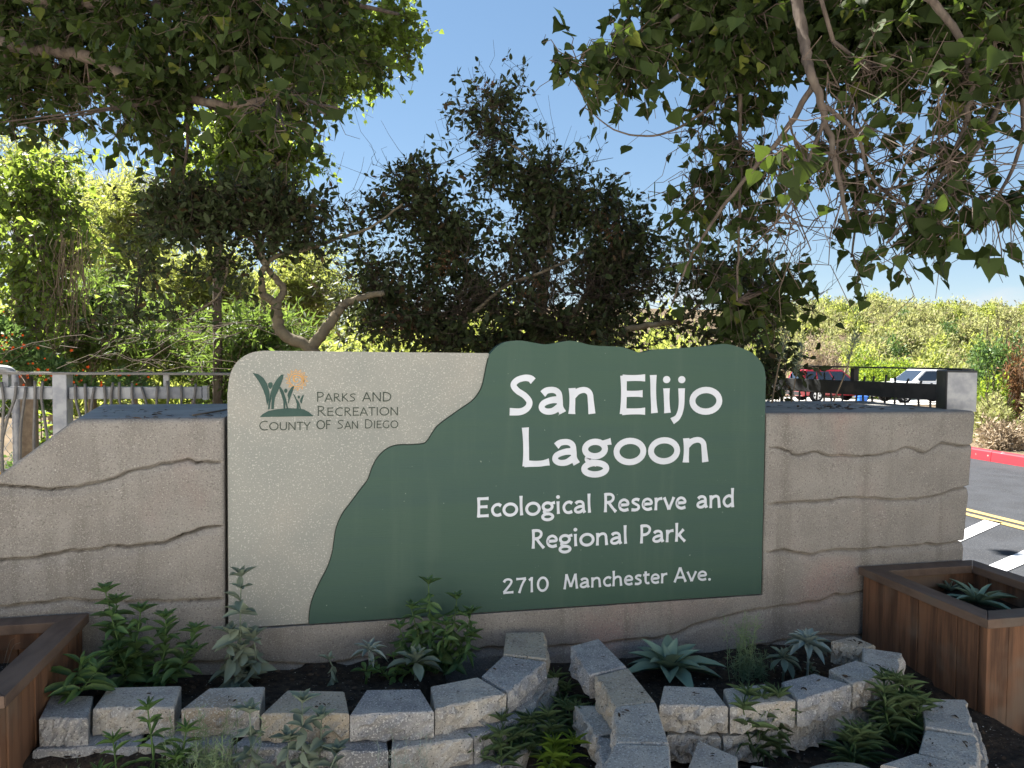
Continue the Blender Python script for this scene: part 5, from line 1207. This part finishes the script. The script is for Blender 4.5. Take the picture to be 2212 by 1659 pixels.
# orange-flowering shrub
base = gpt(30, 7.0); root = thing('flowering_shrub', 'shrub with small orange flowers behind the railing at the left edge', 'shrub', base)
sp = [((at(a, b, 7)[0], at(a, b, 7)[1], at(a, b, 7)[2] - .05), (.22, .22, .22)) for a, b in ((20, 720), (60, 760), (20, 780), (110, 790), (-20, 700), (5, 850), (70, 870), (170, 830), (280, 820), (130, 840))]
brush('foliage', 131, sp, M['leaf_green'], .06, .4, 9000, parent=root)
me = None; rr = np.random.RandomState(132); pet = [(.018 * math.cos(a) * (1 if k % 2 else .45), .018 * math.sin(a) * (1 if k % 2 else .45), .004 * (k % 2)) for k, a in enumerate(np.linspace(0, 2 * math.pi, 10, endpoint=False))] + [(0, 0, -.008)]
me = mesh('flower', pet, [(k, (k + 1) % 10, 10) for k in range(10)]); me.materials.append(M['petal_orange'])
bz = np.array(root.matrix_basis.translation)
for k in range(70):
    a, b = ((rr.normal(25, 30), rr.normal(745, 40)), (rr.normal(90, 60), rr.normal(812, 20)))[k % 2] if k % 7 else (rr.uniform(100, 300), rr.uniform(795, 835))
    p = at(a, b, rr.uniform(6.68, 6.9)); o = bpy.data.objects.new('flower', me); COL.objects.link(o); o.parent = root
    o.matrix_basis = Matrix.Translation(Vector(p - bz)) @ Matrix.Rotation(R(80 + rr.uniform(-35, 35)), 4, 'X') @ Matrix.Rotation(rr.uniform(0, 6), 4, 'Z') @ Matrix.Scale(rr.uniform(.6, 1.15), 4)

# ================================================================== CARS
def suv(label, paint, loc, heading, L=4.5, Wd=1.82, H=1.75):
    root = thing('parked_suv', label, 'car', loc)
    root.matrix_basis = Matrix.Translation(Vector([float(v) for v in loc])) @ Matrix.Rotation(heading, 4, 'Z')
    h = Wd / 2
    def part(mb, name, m, parent=root, bevel=0, smooth=False):
        o = obj(name, mb.mesh(name, smooth), M[m]); o.parent = parent; o.matrix_basis = Matrix.Identity(4)
        if bevel:
            b = o.modifiers.new('bevel', 'BEVEL'); b.width = bevel; b.segments = 3; b.limit_method = 'ANGLE'
        return o
    wx = (L * .30, -L * .29); wr = .36
    # lower body: side profile with wheel arches
    prof = [(-L/2 + .05, .42)]
    def arch(cx):
        return [(cx + (wr + .07) * math.cos(a), max(.30, .36 + (wr + .07) * math.sin(a))) for a in np.linspace(math.pi, 0, 11)]
    prof += [(-L/2 + .12, .30)] + arch(wx[1]) + arch(wx[0]) + [(L/2 - .14, .30), (L/2 - .02, .45), (L/2, .72), (L/2 - .06, .92), (L/2 - .45, 1.02), (L * .21, 1.08), (-L/2 + .05, 1.10), (-L/2, .95), (-L/2, .55)]
    mb = MB(); mb.prism([(a, -h, b) for a, b in prof], (0, Wd, 0)); body = part(mb, 'body', paint, bevel=.05)
    # cabin
    lo = [(L * .215, 1.07), (-L/2 + .06, 1.09)]; up = [(L * .07, H - .05), (L * .0, H), (-L/2 + .42, H), (-L/2 + .24, H - .06)]
    zb = 1.06; hu = h * .80
    A = [(L * .225, -h * .96, zb), (-L/2 + .05, -h * .96, zb), (-L/2 + .05, h * .96, zb), (L * .225, h * .96, zb)]
    Bq = [(L * .045, -hu, H), (-L/2 + .33, -hu, H), (-L/2 + .33, hu, H), (L * .045, hu, H)]
    mb = MB(); mb.add(A + Bq, [(0, 1, 2, 3)[::-1], (4, 5, 6, 7), (0, 1, 5, 4), (1, 2, 6, 5), (2, 3, 7, 6), (3, 0, 4, 7)]); part(mb, 'cabin', paint, bevel=.06)
    def pane(q, name='window'):
        q = [np.array(p, float) for p in q]; n = np.cross(q[1] - q[0], q[2] - q[0]); n /= np.linalg.norm(n); ctr = sum(q) / 4
        if n @ (ctr - np.array([0, 0, 1.3])) < 0: n = -n
        mb = MB(); mb.prism([p + n * .002 for p in q], n * .010); part(mb, name, 'car_glass')
    def lerp(a, b, t): return np.array(a, float) * (1 - t) + np.array(b, float) * t
    def sub(q, u0, u1, v0, v1):
        a, b, c, d = q; f = lambda u, v: lerp(lerp(a, b, u), lerp(d, c, u), v); return [f(u0, v0), f(u1, v0), f(u1, v1), f(u0, v1)]
    for sd in (0, 1):
        q = (A[0], A[1], Bq[1], Bq[0]) if sd == 0 else (A[3], A[2], Bq[2], Bq[3])
        for u0, u1 in ((.06, .38), (.41, .70), (.73, .95)): pane(sub(q, u0, u1, .12, .86))
    pane(sub((A[0], A[3], Bq[3], Bq[0]), .06, .94, .06, .90), 'windscreen'); pane(sub((A[1], A[2], Bq[2], Bq[1]), .1, .9, .15, .85), 'rear_window')
    for cx in wx:
        for sd in (-1, 1):
            w = obj('wheel', None, None); w.parent = root; w.matrix_basis = Matrix.Translation((cx, sd * (h - .10), .36))
            mb = MB(); ring = [(.225, -.11), (.33, -.12), (.36, -.08), (.36, .08), (.33, .12), (.225, .11)]
            n = 24; Vv = [(r_ * math.cos(2*math.pi*i/n), y_, r_ * math.sin(2*math.pi*i/n)) for i in range(n) for r_, y_ in ring]; k = len(ring)
            mb.add(Vv, [(i*k + j, i*k + (j+1) % k, ((i+1) % n)*k + (j+1) % k, ((i+1) % n)*k + j) for i in range(n) for j in range(k)]); part(mb, 'tyre', 'tyre', w, smooth=True)
            mb = MB(); ys = sd * .085
            mb.add([(.225 * math.cos(2*math.pi*i/n), ys * .6, .225 * math.sin(2*math.pi*i/n)) for i in range(n)] , [tuple(range(n))]); part(mb, 'brake_disc', 'car_trim', w)
            mb = MB()
            for i in range(5):
                a = i * 2 * math.pi / 5; u = np.array([math.cos(a), 0, math.sin(a)]); v = np.array([-math.sin(a), 0, math.cos(a)])
                mb.prism([u * .03 - v * .05 + np.array([0, ys, 0]), u * .215 - v * .055 + np.array([0, ys, 0]), u * .215 + v * .055 + np.array([0, ys, 0]), u * .03 + v * .05 + np.array([0, ys, 0])], (0, sd * .02 + i * .0004, 0))
            mb.add([(rr_ * math.cos(2*math.pi*i/n), ys + sd * .015, rr_ * math.sin(2*math.pi*i/n)) for i in range(n) for rr_ in (.205, .228)], [(2*i, 2*i + 1, 2*((i+1) % n) + 1, 2*((i+1) % n)) for i in range(n)])
            part(mb, 'rim', 'alloy', w)
    for sd in (-1, 1):
        mb = MB(); mb.box((L/2 - .10, sd * h * .58 - .22, .74), (L/2 + .012, sd * h * .58 + .22, .90)); part(mb, 'headlight', 'lamp_clear', bevel=.03)
        mb = MB(); mb.box((-L/2 - .012, sd * h * .82 - .10, .75), (-L/2 + .08, sd * h * .82 + .10, 1.04)); part(mb, 'tail_light', 'lamp_red', bevel=.02)
        mb = MB(); mb.box((L * .17, sd * (h + .09) - .07, 1.06), (L * .20, sd * (h + .09) + .07, 1.20)); part(mb, 'mirror', paint, bevel=.02)
        mb = MB(); mb.box((-L/2 + .5, sd * hu * .82 - .015, H + .0), (L * .0, sd * hu * .82 + .015, H + .05)); part(mb, 'roof_bar', 'car_trim')
        for x_ in (.02, -.22):
            mb = MB(); mb.box((L * x_ - .10, sd * h - .012, .88), (L * x_ + .06, sd * h + .022, .92)); part(mb, 'door_handle', paint)
    mb = MB(); mb.box((L/2 - .06, -h * .34, .62), (L/2 + .014, h * .34, .84)); part(mb, 'grille', 'car_trim')
    for x_, nm in ((L/2 - .10, 'front_bumper'), (-L/2 - .02, 'rear_bumper')):
        mb = MB(); mb.box((x_, -h * .94, .36), (x_ + .13, h * .94, .56)); part(mb, nm, 'car_trim', bevel=.04)
    return root
def car_at(px, Z, py):
    p = at(px, py, Z); return (p[0], p[1], float(ground_z(p[0], p[1])) + .01)
suv('red SUV parked beyond the dark railing, seen between its bars', 'car_red', car_at(1795, 41, 866), R(-6))
suv('white SUV parked behind the dark railing, nose to the left by the end post', 'car_white', car_at(1985, 38.5, 866), R(174), L=4.6, H=1.72)
p = car_at(1861, 36, 866); mb = MB()
mb.prism([(p[0] - .26, p[1] - .18, p[2]), (p[0] + .26, p[1] - .18, p[2]), (p[0] + .23, p[1] - .15, p[2] + .06), (p[0] - .23, p[1] - .15, p[2] + .06)], (0, .32, 0))
mb.box((p[0] - .22, p[1] - .14, p[2] + .062), (p[0] + .22, p[1] + .14, p[2] + .30)); mb.box((p[0] - .25, p[1] - .17, p[2] + .302), (p[0] + .25, p[1] + .17, p[2] + .36))
mb.build('blue_box', M['blue_plastic'], label='small blue box on the car park ground in front of the red SUV', cat='box', bevel=.01)

# ================================================================== BED PLANTS
MESHES = {}
def leafmesh(key, tpl, w, m):
    if key not in MESHES:
        V = tpl[0].copy(); V[:, 1] *= w; V[:, 2] *= np.where(np.abs(V[:, 1]) > 1e-6, 1, 1); me = mesh('leaf', V, [tpl[1]], True); me.materials.append(M[m]); MESHES[key] = me
    return MESHES[key]
def leafobj(root, me, p, ax, nr, s, name='leaf'):
    x = norm(np.asarray(ax, float)); y = norm(np.cross(nr, x)); z = np.cross(x, y); b = root.matrix_basis.translation
    o = bpy.data.objects.new(name, me); COL.objects.link(o); o.parent = root; mm = Matrix.Identity(4)
    for a in range(3): mm[a][0], mm[a][1], mm[a][2], mm[a][3] = x[a] * s, y[a] * s, z[a] * s, p[a] - b[a]
    o.matrix_basis = mm; return o
def rosette(name, label, px, py, z, n, ls, w, m, tpl=T_STRAP, lo=10, hi=75, seed=0, cat='plant', stem=0.0, group=None):
    """leaves spiralling out of one point"""
    p = on_z(px, py, z); rr = np.random.RandomState(seed); root = thing(name, label, cat, (p[0], p[1], z - stem), group)
    me = leafmesh((name, m, w, id(tpl)), tpl, w, m)
    if stem:
        mb = MB(); mb.tube([(p[0], p[1], z - stem), (p[0] + .004, p[1], z - stem / 2), (p[0], p[1], z)], [.006, .005, .004], 6); mb.build('stem', M[m], root, smooth=True)
    for i in range(n):
        a = i * 2.39996 + rr.uniform(-.15, .15); e = R(lo + (hi - lo) * (i / max(1, n - 1)) ** 1.1 + rr.uniform(-6, 6)); s = ls * (1 - .55 * (i / n) ** 1.5) * rr.uniform(.88, 1.1)
        d = np.array([math.cos(a) * math.cos(e), math.sin(a) * math.cos(e), math.sin(e)]); nr = np.array([-math.cos(a) * math.sin(e), -math.sin(a) * math.cos(e) * math.tan(e), math.cos(e)])
        leafobj(root, me, p + d * .006, d, nr, s)
    return root
def stalked(name, label, px, py, zb, stems, ls, w, m, tpl=T_LANCE, seed=0, nl=18, el=(0, 45), cat='plant', whorl=2, top=8, stemmat='leaf_green', group=None, droop=0.0, shrink=.4):
    """upright stems with leaves in pairs and a tuft on top; stems = (dx, dy, height, lean x)"""
    p = on_z(px, py, zb); rr = np.random.RandomState(seed); root = thing(name, label, cat, (p[0], p[1], zb), group)
    me = leafmesh((name, m, w, id(tpl)), tpl, w, m)
    for dx, dy, h, lx in stems:
        a0 = p + np.array([dx * .35, dy * .35, 0]); tip = p + np.array([dx + lx, dy, h]); md = (a0 + tip) / 2 + np.array([dx * .25 + rr.normal(0, .01), rr.normal(0, .01), .0])
        C = spline([a0, md, tip], 10); mb = MB(); mb.tube(C, np.linspace(.0045, .0022, 10), 5); mb.build('stem', M[stemmat], root, smooth=True)
        n = max(3, int(nl * h / .3)); ang = rr.uniform(0, 6)
        for i in range(n):
            t = .15 + .85 * (i + rr.uniform(-.3, .3)) / n; t = min(max(t, .08), 1.0); q = C[int(t * 9)] * 1.0
            for k in range(whorl):
                ang += math.pi * 2 / whorl * (1 if k else .62) + rr.uniform(-.3, .3); e = R(rr.uniform(*el)) + .5 * max(0, t - .75) ; s = ls * rr.uniform(.7, 1.15) * (1 - shrink * max(0, t - .55) / .45)
                d = np.array([math.cos(ang) * math.cos(e), math.sin(ang) * math.cos(e), math.sin(e) - droop]); leafobj(root, me, q, d, np.array([-d[0], -d[1] - .25, .9 + d[2]]) + rr.normal(0, .3, 3), s)
        for i in range(top):
            ang += 2.4; e = R(30 + 50 * i / top); d = np.array([math.cos(ang) * math.cos(e), math.sin(ang) * math.cos(e), math.sin(e)]); leafobj(root, me, C[-1], d, np.array([-d[0], -d[1], 1.2]), ls * (.75 - .4 * i / top))
    return root
def feathery(name, label, px, py, zb, h, wd, n, m, seed, cat='plant', lean=0.25, wisp=.035, group=None):
    """many fine stems with hair-like leaflets (sagebrush, fennel)"""
    p = on_z(px, py, zb); r = np.random.RandomState(seed); root = thing(name, label, cat, (p[0], p[1], zb), group)
    d = norm(np.stack([r.normal(0, lean, n), r.normal(0, lean, n), np.ones(n)], -1)); L = h * r.uniform(.45, 1.05, n)[:, None, None]; K = 8; t = np.linspace(0, 1, K)[None, :, None]
    st = p + np.stack([r.normal(0, wd * .35, n), r.normal(0, wd * .25, n), np.zeros(n)], -1)
    P = st[:, None] + d[:, None] * L * t + r.normal(0, .006, (n, K, 3)).cumsum(1) * .6
    V, F = tubes(P, np.linspace(1, .4, K)[None] * .0016, 3); mb = MB(); mb.addnp(V, F); mb.build('stems', M[m], root, kind='stuff')
    q = 34; N = n * q; ib = np.repeat(np.arange(n), q); tt = r.uniform(.15, 1, N) * (K - 1); i0 = np.minimum(tt.astype(int), K - 2); f = (tt - i0)[:, None]
    b = P[ib, i0] * (1 - f) + P[ib, i0 + 1] * f; ax = norm(r.normal(size=(N, 3)) + np.array([0, 0, .6])); nr = norm(r.normal(size=(N, 3)))
    V, F = place(T_DIAMOND, b, ax, nr, wisp * r.uniform(.5, 1.2, N), .08); obj('foliage', mesh('foliage', V, [F]), M[m], root, kind='stuff')
    return root
zs1 = 0.185
def inbed(px, y, z):               # image row at which something on height z and depth y stands
    lo, hi = 1200.0, 2600.0
    for _ in range(40):
        m_ = (lo + hi) / 2
        if on_z(px, m_, z)[1] > y: lo = m_
        else: hi = m_
    return lo
def ph(px, py, z, top):           # height in metres of something that stands at (px,py,z) and reaches image row top
    p = on_z(px, py, z); return on_y(px, top, p[1])[2] - z
# left bed, behind the blocks
h = ph(305, inbed(305, -.17, zs1), zs1, 1272)
stalked('leafy_shrub', 'bushy green shrub with lance leaves in front of the wall below the sloping end', 305, inbed(305, -.17, zs1), zs1,
    [(-.07, 0, h * .98, -.05), (-.04, .02, h * .86, -.05), (.0, 0, h * .78, .0), (.05, .0, h * .70, .04), (.10, -.02, h * .58, .10), (-.02, -.05, h * .45, -.07), (.08, -.04, h * .40, .12), (-.07, -.06, h * .32, -.10)], .092, .36, 'leaf_deep', seed=1, nl=16, el=(-15, 45), top=10)
h = ph(525, inbed(525, -.14, zs1), zs1, 1246)
stalked('white_sage', 'tall pale grey-green sage stalk in front of the left bottom of the sign', 522, inbed(522, -.14, zs1), zs1, [(.0, 0, h, .0), (-.02, -.02, h * .50, -.02), (.03, -.02, h * .45, .02), (.0, -.03, h * .35, .0)], .10, .42, 'leaf_sage', seed=2, nl=12, el=(-60, 50), stemmat='leaf_sage', top=6)
stalked('wilted_plant', 'small wilted grey plant in the soil behind the tan block', 712, inbed(712, -.20, zs1), zs1, [(0, 0, .10, 0)], .07, .34, 'leaf_sage', seed=3, nl=20, el=(-85, -55), stemmat='leaf_sage', top=5)
h = ph(797, inbed(797, -.16, zs1), zs1, 1405)
rosette('white_sage', 'silvery blue rosette on a short stem between two sages', 797, inbed(797, -.16, zs1 + h), zs1 + h, 18, .085, .24, 'leaf_silver', T_LANCE, -28, 70, 4, stem=h)
rosette('young_sage', 'small green seedling low under the silvery rosette', 790, inbed(790, -.22, zs1 + .05), zs1 + .05, 10, .06, .42, 'leaf_green', T_BROAD, 0, 60, 5, stem=.05)
rosette('white_sage', 'broad-leaved pale green rosette right behind the dark grey block', 897, inbed(897, -.22, zs1 + .07), zs1 + .07, 16, .115, .40, 'leaf_sage', T_BROAD, -12, 78, 6, stem=.07)
stalked('young_sage', 'low green sprawl of small leaves left of the broad-leaved rosette', 850, inbed(850, -.2, zs1), zs1, [(0, 0, .09, 0), (.07, 0, .10, .03), (-.05, 0, .08, -.03)], .05, .46, 'leaf_green', T_BROAD, seed=7, nl=22, el=(-10, 35), top=5)
h = ph(940, inbed(940, -.13, zs1), zs1, 1262)
stalked('leafy_shrub', 'dark green leafy shrub overlapping the bottom edge of the green sign', 940, inbed(940, -.13, zs1), zs1, [(-.01, 0, h * 1.0, -.02), (.06, 0, h * .80, .03), (-.06, 0, h * .72, -.04), (.10, .0, h * .62, .05), (-.09, -.02, h * .52, -.06), (.02, -.05, h * .55, .02), (.05, -.04, h * .40, .10)], .084, .34, 'leaf_deep', seed=8, nl=17, el=(-45, 30), top=7, droop=.15)
stalked('leafy_shrub', 'small lance-leaved plant lying over the leftmost block by the planter', 150, inbed(150, -.36, .30), .30, [(0, 0, .10, .04), (.03, -.05, .09, .07)], .12, .24, 'leaf_green', seed=9, nl=14, el=(-20, 30), top=4)
# front of the left arc
h = ph(322, inbed(322, -.74, .02), .02, 1535)
stalked('narrow_leaf_plant', 'fresh green upright plant in front of the second block, left foreground', 322, inbed(322, -.74, .02), .02, [(0, 0, h, .0), (-.05, 0, h * .75, -.05), (.06, .0, h * .78, .05), (.03, -.04, h * .6, .06), (-.04, -.04, h * .55, -.09)], .085, .15, 'leaf_green', seed=10, nl=16, el=(-10, 45), top=9)
feathery('sagebrush', 'wispy pale green sagebrush in the left foreground corner', 250, inbed(250, -.78, .02), .02, .20, .28, 60, 'leaf_feather', 11, lean=.5)
feathery('sagebrush', 'fine upright wispy sagebrush in front of the third block', 452, inbed(452, -.74, .02), .02, ph(452, inbed(452, -.74, .02), .02, 1548), .16, 70, 'leaf_feather', 12, lean=.14)
feathery('sagebrush', 'pale wispy sagebrush between the two foreground sages on the left', 385, inbed(385, -.80, .02), .02, .22, .22, 60, 'leaf_feather', 41, lean=.4)
feathery('sagebrush', 'small wispy tuft at the foot of the leftmost block', 175, inbed(175, -.72, .02), .02, .15, .12, 30, 'leaf_feather', 42, lean=.5)
h = ph(625, inbed(625, -.76, .02), .02, 1522)
stalked('white_sage', 'branching grey-green sage in front of the tan block', 625, inbed(625, -.76, .02), .02, [(-.10, 0, h * .95, -.02), (.03, 0, h * 1.0, .01), (.07, .02, h * .80, .03), (.0, -.02, h * .70, .0), (.10, -.03, h * .55, .05)], .088, .42, 'leaf_sage', seed=13, nl=13, el=(-70, 35), stemmat='leaf_sage', top=8)
feathery('sagebrush', 'thin silvery sagebrush in front of the lower blocks below the sign', 890, inbed(890, -.78, .02), .02, ph(890, inbed(890, -.78, .02), .02, 1582), .14, 34, 'leaf_silver', 14, lean=.25, wisp=.025)
# pocket between the two arcs
def clumpy(label, px, py, zb, top, wd, n, seed, m='leaf_narrow', w=.085, ls=.10):
    h = ph(px, py, zb, top); rr = np.random.RandomState(seed); sts = [(rr.uniform(-wd, wd), rr.uniform(-wd, wd) * .6, h * rr.uniform(.6, 1.0), rr.uniform(-.03, .03)) for _ in range(n)]
    return stalked('narrow_leaf_plant', label, px, py, zb, sts, ls, w, m, seed=seed, nl=9, el=(0, 55), whorl=3, top=12, shrink=.3)
clumpy('narrow-leaved green plant at the back of the gap between the two block rows', 1215, 1540, .05, 1462, .03, 3, 15)
clumpy('narrow-leaved green plant crowding the right side of the gap between the block rows', 1262, 1600, .05, 1520, .06, 5, 16)
clumpy('bright narrow-leaved plant in the middle of the gap, under the sign', 1150, 1640, .05, 1545, .10, 8, 17)
clumpy('yellow-tipped narrow-leaved plant at the bottom edge of the gap', 1195, 1700, .03, 1610, .07, 5, 18, m='leaf_bright')
clumpy('narrow-leaved plant at the left of the gap, against the curved blocks', 1075, 1690, .03, 1570, .05, 4, 19)
feathery('sagebrush', 'grey wispy sagebrush leaning on the corner of the left block row', 1130, 1590, .05, .17, .10, 30, 'leaf_silver', 20, lean=.35)
# right bed
rosette('agave', 'big pale grey-green agave with broad leaves behind the right block row', 1445, 1450, .135, 20, .225, .42, 'leaf_agave', T_STRAP, 8, 72, 21, cat='agave')
feathery('sagebrush', 'tall slim feathery sagebrush sprig against the wall right of the agave', 1605, 1478, .10, ph(1605, 1478, .10, 1325), .05, 26, 'leaf_feather', 22, lean=.07, wisp=.04)
feathery('sagebrush', 'low feathery sprig beside the tall one', 1640, 1470, .10, .13, .06, 14, 'leaf_feather', 23, lean=.3)
h = ph(1745, 1452, .10, 1375)
rosette('white_sage', 'silvery sage rosette near the wooden planter', 1745, 1392, .10 + h, 30, .11, .32, 'leaf_silver', T_LANCE, -25, 80, 24, stem=h)
rosette('white_sage', 'smaller grey sage rosette just left of the silvery one', 1692, 1422, .10 + .10, 20, .085, .38, 'leaf_sage', T_BROAD, -45, 75, 25, stem=.10)
stalked('young_sage', 'tiny sage seedling at the foot of the silvery rosette', 1748, 1462, .09, [(0, 0, .05, 0)], .045, .35, 'leaf_sage', seed=26, nl=40, el=(-5, 30), top=6)
# lower right bed
clumpy('narrow-leaved plant in the lower right bed, left of centre', 1650, 1640, .09, 1512, .09, 9, 27, w=.07, ls=.11)
clumpy('small narrow-leaved plant at the front of the lower right bed', 1845, 1655, .09, 1575, .06, 6, 28, w=.07)
clumpy('tall narrow-leaved plant beside the wooden planter in the lower right bed', 1945, 1610, .09, 1470, .075, 9, 29, w=.07, ls=.11)
clumpy('slender narrow-leaved sprig against the right block row', 1832, 1575, .09, 1525, .015, 1, 30, w=.07)
rosette('agave', 'grey agave with upright pointed leaves inside the right wooden planter', 2112, 1306, ZC - .12, 13, .20, .20, 'leaf_agave', T_STRAP, 15, 68, 31, cat='agave')
rosette('agave', 'dark small agave at the back inside the right wooden planter', 2052, 1278, ZC - .12, 9, .11, .18, 'leaf_sage', T_STRAP, 20, 70, 32, cat='agave')
# wild stalks beside the right railing, sapling by the left railing
def stalk(label, pts, r0, m, seed):
    P = [at(*p) for p in pts]; b = P[0].copy(); root = thing('wild_stalk', label, 'weed', b)
    C = spline(P, 24); mb = MB(); mb.tube(C, np.linspace(r0, r0 * .4, 24), 5); mb.build('stem', M['twig_dry'], root, smooth=True)
    rr = np.random.RandomState(seed); n = 150; t = rr.uniform(.45, 1, n); q = C[(t * 23).astype(int)]; ax = norm(rr.normal(size=(n, 3)) * .7 + np.array([0, 0, .8]))
    V, F = place(T_DIAMOND, q, ax, norm(rr.normal(size=(n, 3))), .05 * rr.uniform(.4, 1.1, n), .12); obj('foliage', mesh('foliage', V, [F]), M[m], root, kind='stuff')
stalk('thin dry stalk rising between the sign and the dark railing', [(1665, 882, 4.4), (1680, 800, 4.4), (1697, 730, 4.4), (1708, 690, 4.4)], .0055, 'leaf_sage', 1)
stalk('second thin dry stalk leaning over the dark railing', [(1708, 878, 4.5), (1722, 800, 4.5), (1735, 745, 4.5)], .004, 'leaf_sage', 2)
stalk('leaning grey weed stalk in front of the middle of the dark railing', [(1800, 868, 4.3), (1828, 800, 4.3), (1842, 750, 4.3), (1853, 722, 4.3)], .005, 'leaf_sage', 3)
p = at(85, 940, 6.2); root = thing('sapling', 'pale-leaved sapling showing through the left railing', 'plant', (p[0], p[1], 0))
me = leafmesh('sapling', T_LANCE, .35, 'leaf_bright'); rr = np.random.RandomState(4)
mb = MB(); mb.tube([(p[0], p[1], 0), (p[0] + .02, p[1], .5), at(88, 890, 6.2)], [.008, .006, .004], 5); mb.build('stem', M['twig'], root)
for i in range(34):
    q = at(88 + rr.uniform(-4, 4), rr.uniform(885, 960), 6.2); a = i * 2.4; d = np.array([math.cos(a), math.sin(a), rr.uniform(-.1, .6)]); leafobj(root, me, q, d, np.array([0, 0, 1.]), rr.uniform(.06, .11))
p = at(2, 1030, 4.4); root = thing('yellow_flower', 'yellow daisy-like flower at the left edge below the railing', 'flower', (p[0], p[1], .0))
mb = MB(); mb.tube([(p[0], p[1], 0), (p[0] + .01, p[1], .5), tuple(p)], .003, 5); mb.build('stem', M['leaf_green'], root)
me = leafmesh('petal', T_LANCE, .35, 'petal_yellow')
for i in range(12):
    a = i * math.pi / 6; leafobj(root, me, p, (math.cos(a), -.25, math.sin(a)), (0, -1, 0), .035, name='petal')
# grass blades in the left planter
rr = np.random.RandomState(8); root = thing('dry_grass', 'few thin dry grass blades in the left wooden planter', 'grass', on_z(0, 1420, ZC - .15))
for i in range(5):
    b = on_z(-10 + i * 6, 1415 + i * 6, ZC - .15); tip = on_z(8 + i * 9, 1340 + i * 12, ZC - .05); mb = MB(); mb.tube(spline([b, (b + tip) / 2 + np.array([0, 0, .03]), tip], 8), np.linspace(.0015, .0006, 8), 4); mb.build('blade', M['twig_dry'], root)

# ================================================================== SMALL LITTER
def litter(name, label, pts, m, smin, smax, seed, w=.35):
    r = np.random.RandomState(seed); P = np.array(pts); n = len(P); a = r.uniform(0, 6.28, n)
    ax = np.stack([np.cos(a), np.sin(a), r.uniform(-.05, .25, n)], -1); nr = norm(np.stack([r.normal(0, .3, n), r.normal(0, .3, n), np.ones(n)], -1))
    T = (T_OVAL[0] * np.array([1, 1, 1.6]) + np.array([-.5, 0, .12]), T_OVAL[1])
    V, F = place(T, P, ax, nr, r.uniform(smin, smax, n), w); obj(name, mesh(name, V, [F]), m, label=label, cat='litter', kind='stuff')
r = np.random.RandomState(5)
litter('leaf_litter', 'dry brown seed pods and leaf bits on top of the right wall', [on_z(r.normal(1800, 40) if i % 3 else r.uniform(1660, 2070), r.uniform(874, 884), ZTOP + .003) for i in range(110)], M['mulch'], .012, .045, 6, .3)
litter('leaf_litter', 'few dry leaf bits on top of the left wall', [on_z(r.uniform(220, 485), r.uniform(884, 905), ZTOP + .003) for i in range(46)], M['mulch'], .012, .04, 7, .3)
mb = MB(); mb.tube(spline([on_z(417, 897, ZTOP + .006), on_z(440, 893, ZTOP + .008), on_z(465, 889, ZTOP + .007), on_z(493, 884, ZTOP + .008)], 12), [.004] * 12, 5); mb.build('fallen_twig', M['twig_dry'], label='pale fallen twig lying on the left wall top beside the sign', cat='twig')
litter('leaf_litter', 'dry curled bits scattered on the right-hand blocks', [on_z(a + r.normal(0, 5), b + r.normal(0, 2), ZBL + .005) for a, b in ((1345, 1538), (1341, 1545), (1350, 1536), (1500, 1497), (1810, 1440), (1830, 1462), (1733, 1486), (1870, 1390), (1850, 1386), (1835, 1384), (1860, 1388), (1880, 1390), (1620, 1495), (1770, 1470), (1900, 1440), (1390, 1500), (1300, 1420), (1405, 1560)) for _ in range(3)], M['mulch'], .008, .028, 8)
litter('leaf_litter', 'dry bits on the left-hand blocks', [on_z(a + r.normal(0, 12), b + r.normal(0, 5), ZBL + .005) for a, b in ((330, 1500), (480, 1510), (690, 1520), (700, 1522), (850, 1510), (1000, 1490), (1060, 1450), (1130, 1390), (1110, 1440)) for _ in range(3)], M['mulch'], .006, .02, 9)
litter('leaf_litter', 'dry curled bits on the low front blocks', [on_z(a + r.normal(0, 6), b + r.normal(0, 3), ZE + .005) for a, b in ((2030, 1530), (2065, 1545), (2090, 1605), (2010, 1600), (1540, 1630), (2000, 1655)) for _ in range(3)], M['mulch'], .01, .03, 10)
n = 2600; Xr = r.uniform(-.95, 2.42, n); Yr = r.uniform(-1.3, -.02, n); litter('bark_mulch', 'dark bark crumbs and clods over the garden soil', np.stack([Xr, Yr, soil_h(Xr, Yr) + .004], -1), M['mulch'], .006, .028, 11, .6)
n = 420; Xr = r.uniform(-.95, 2.42, n); Yr = r.uniform(-1.2, -.02, n); litter('perlite', 'white specks of perlite in the garden soil', np.stack([Xr, Yr, soil_h(Xr, Yr) + .005], -1), M['pavement'], .003, .007, 12, .9)
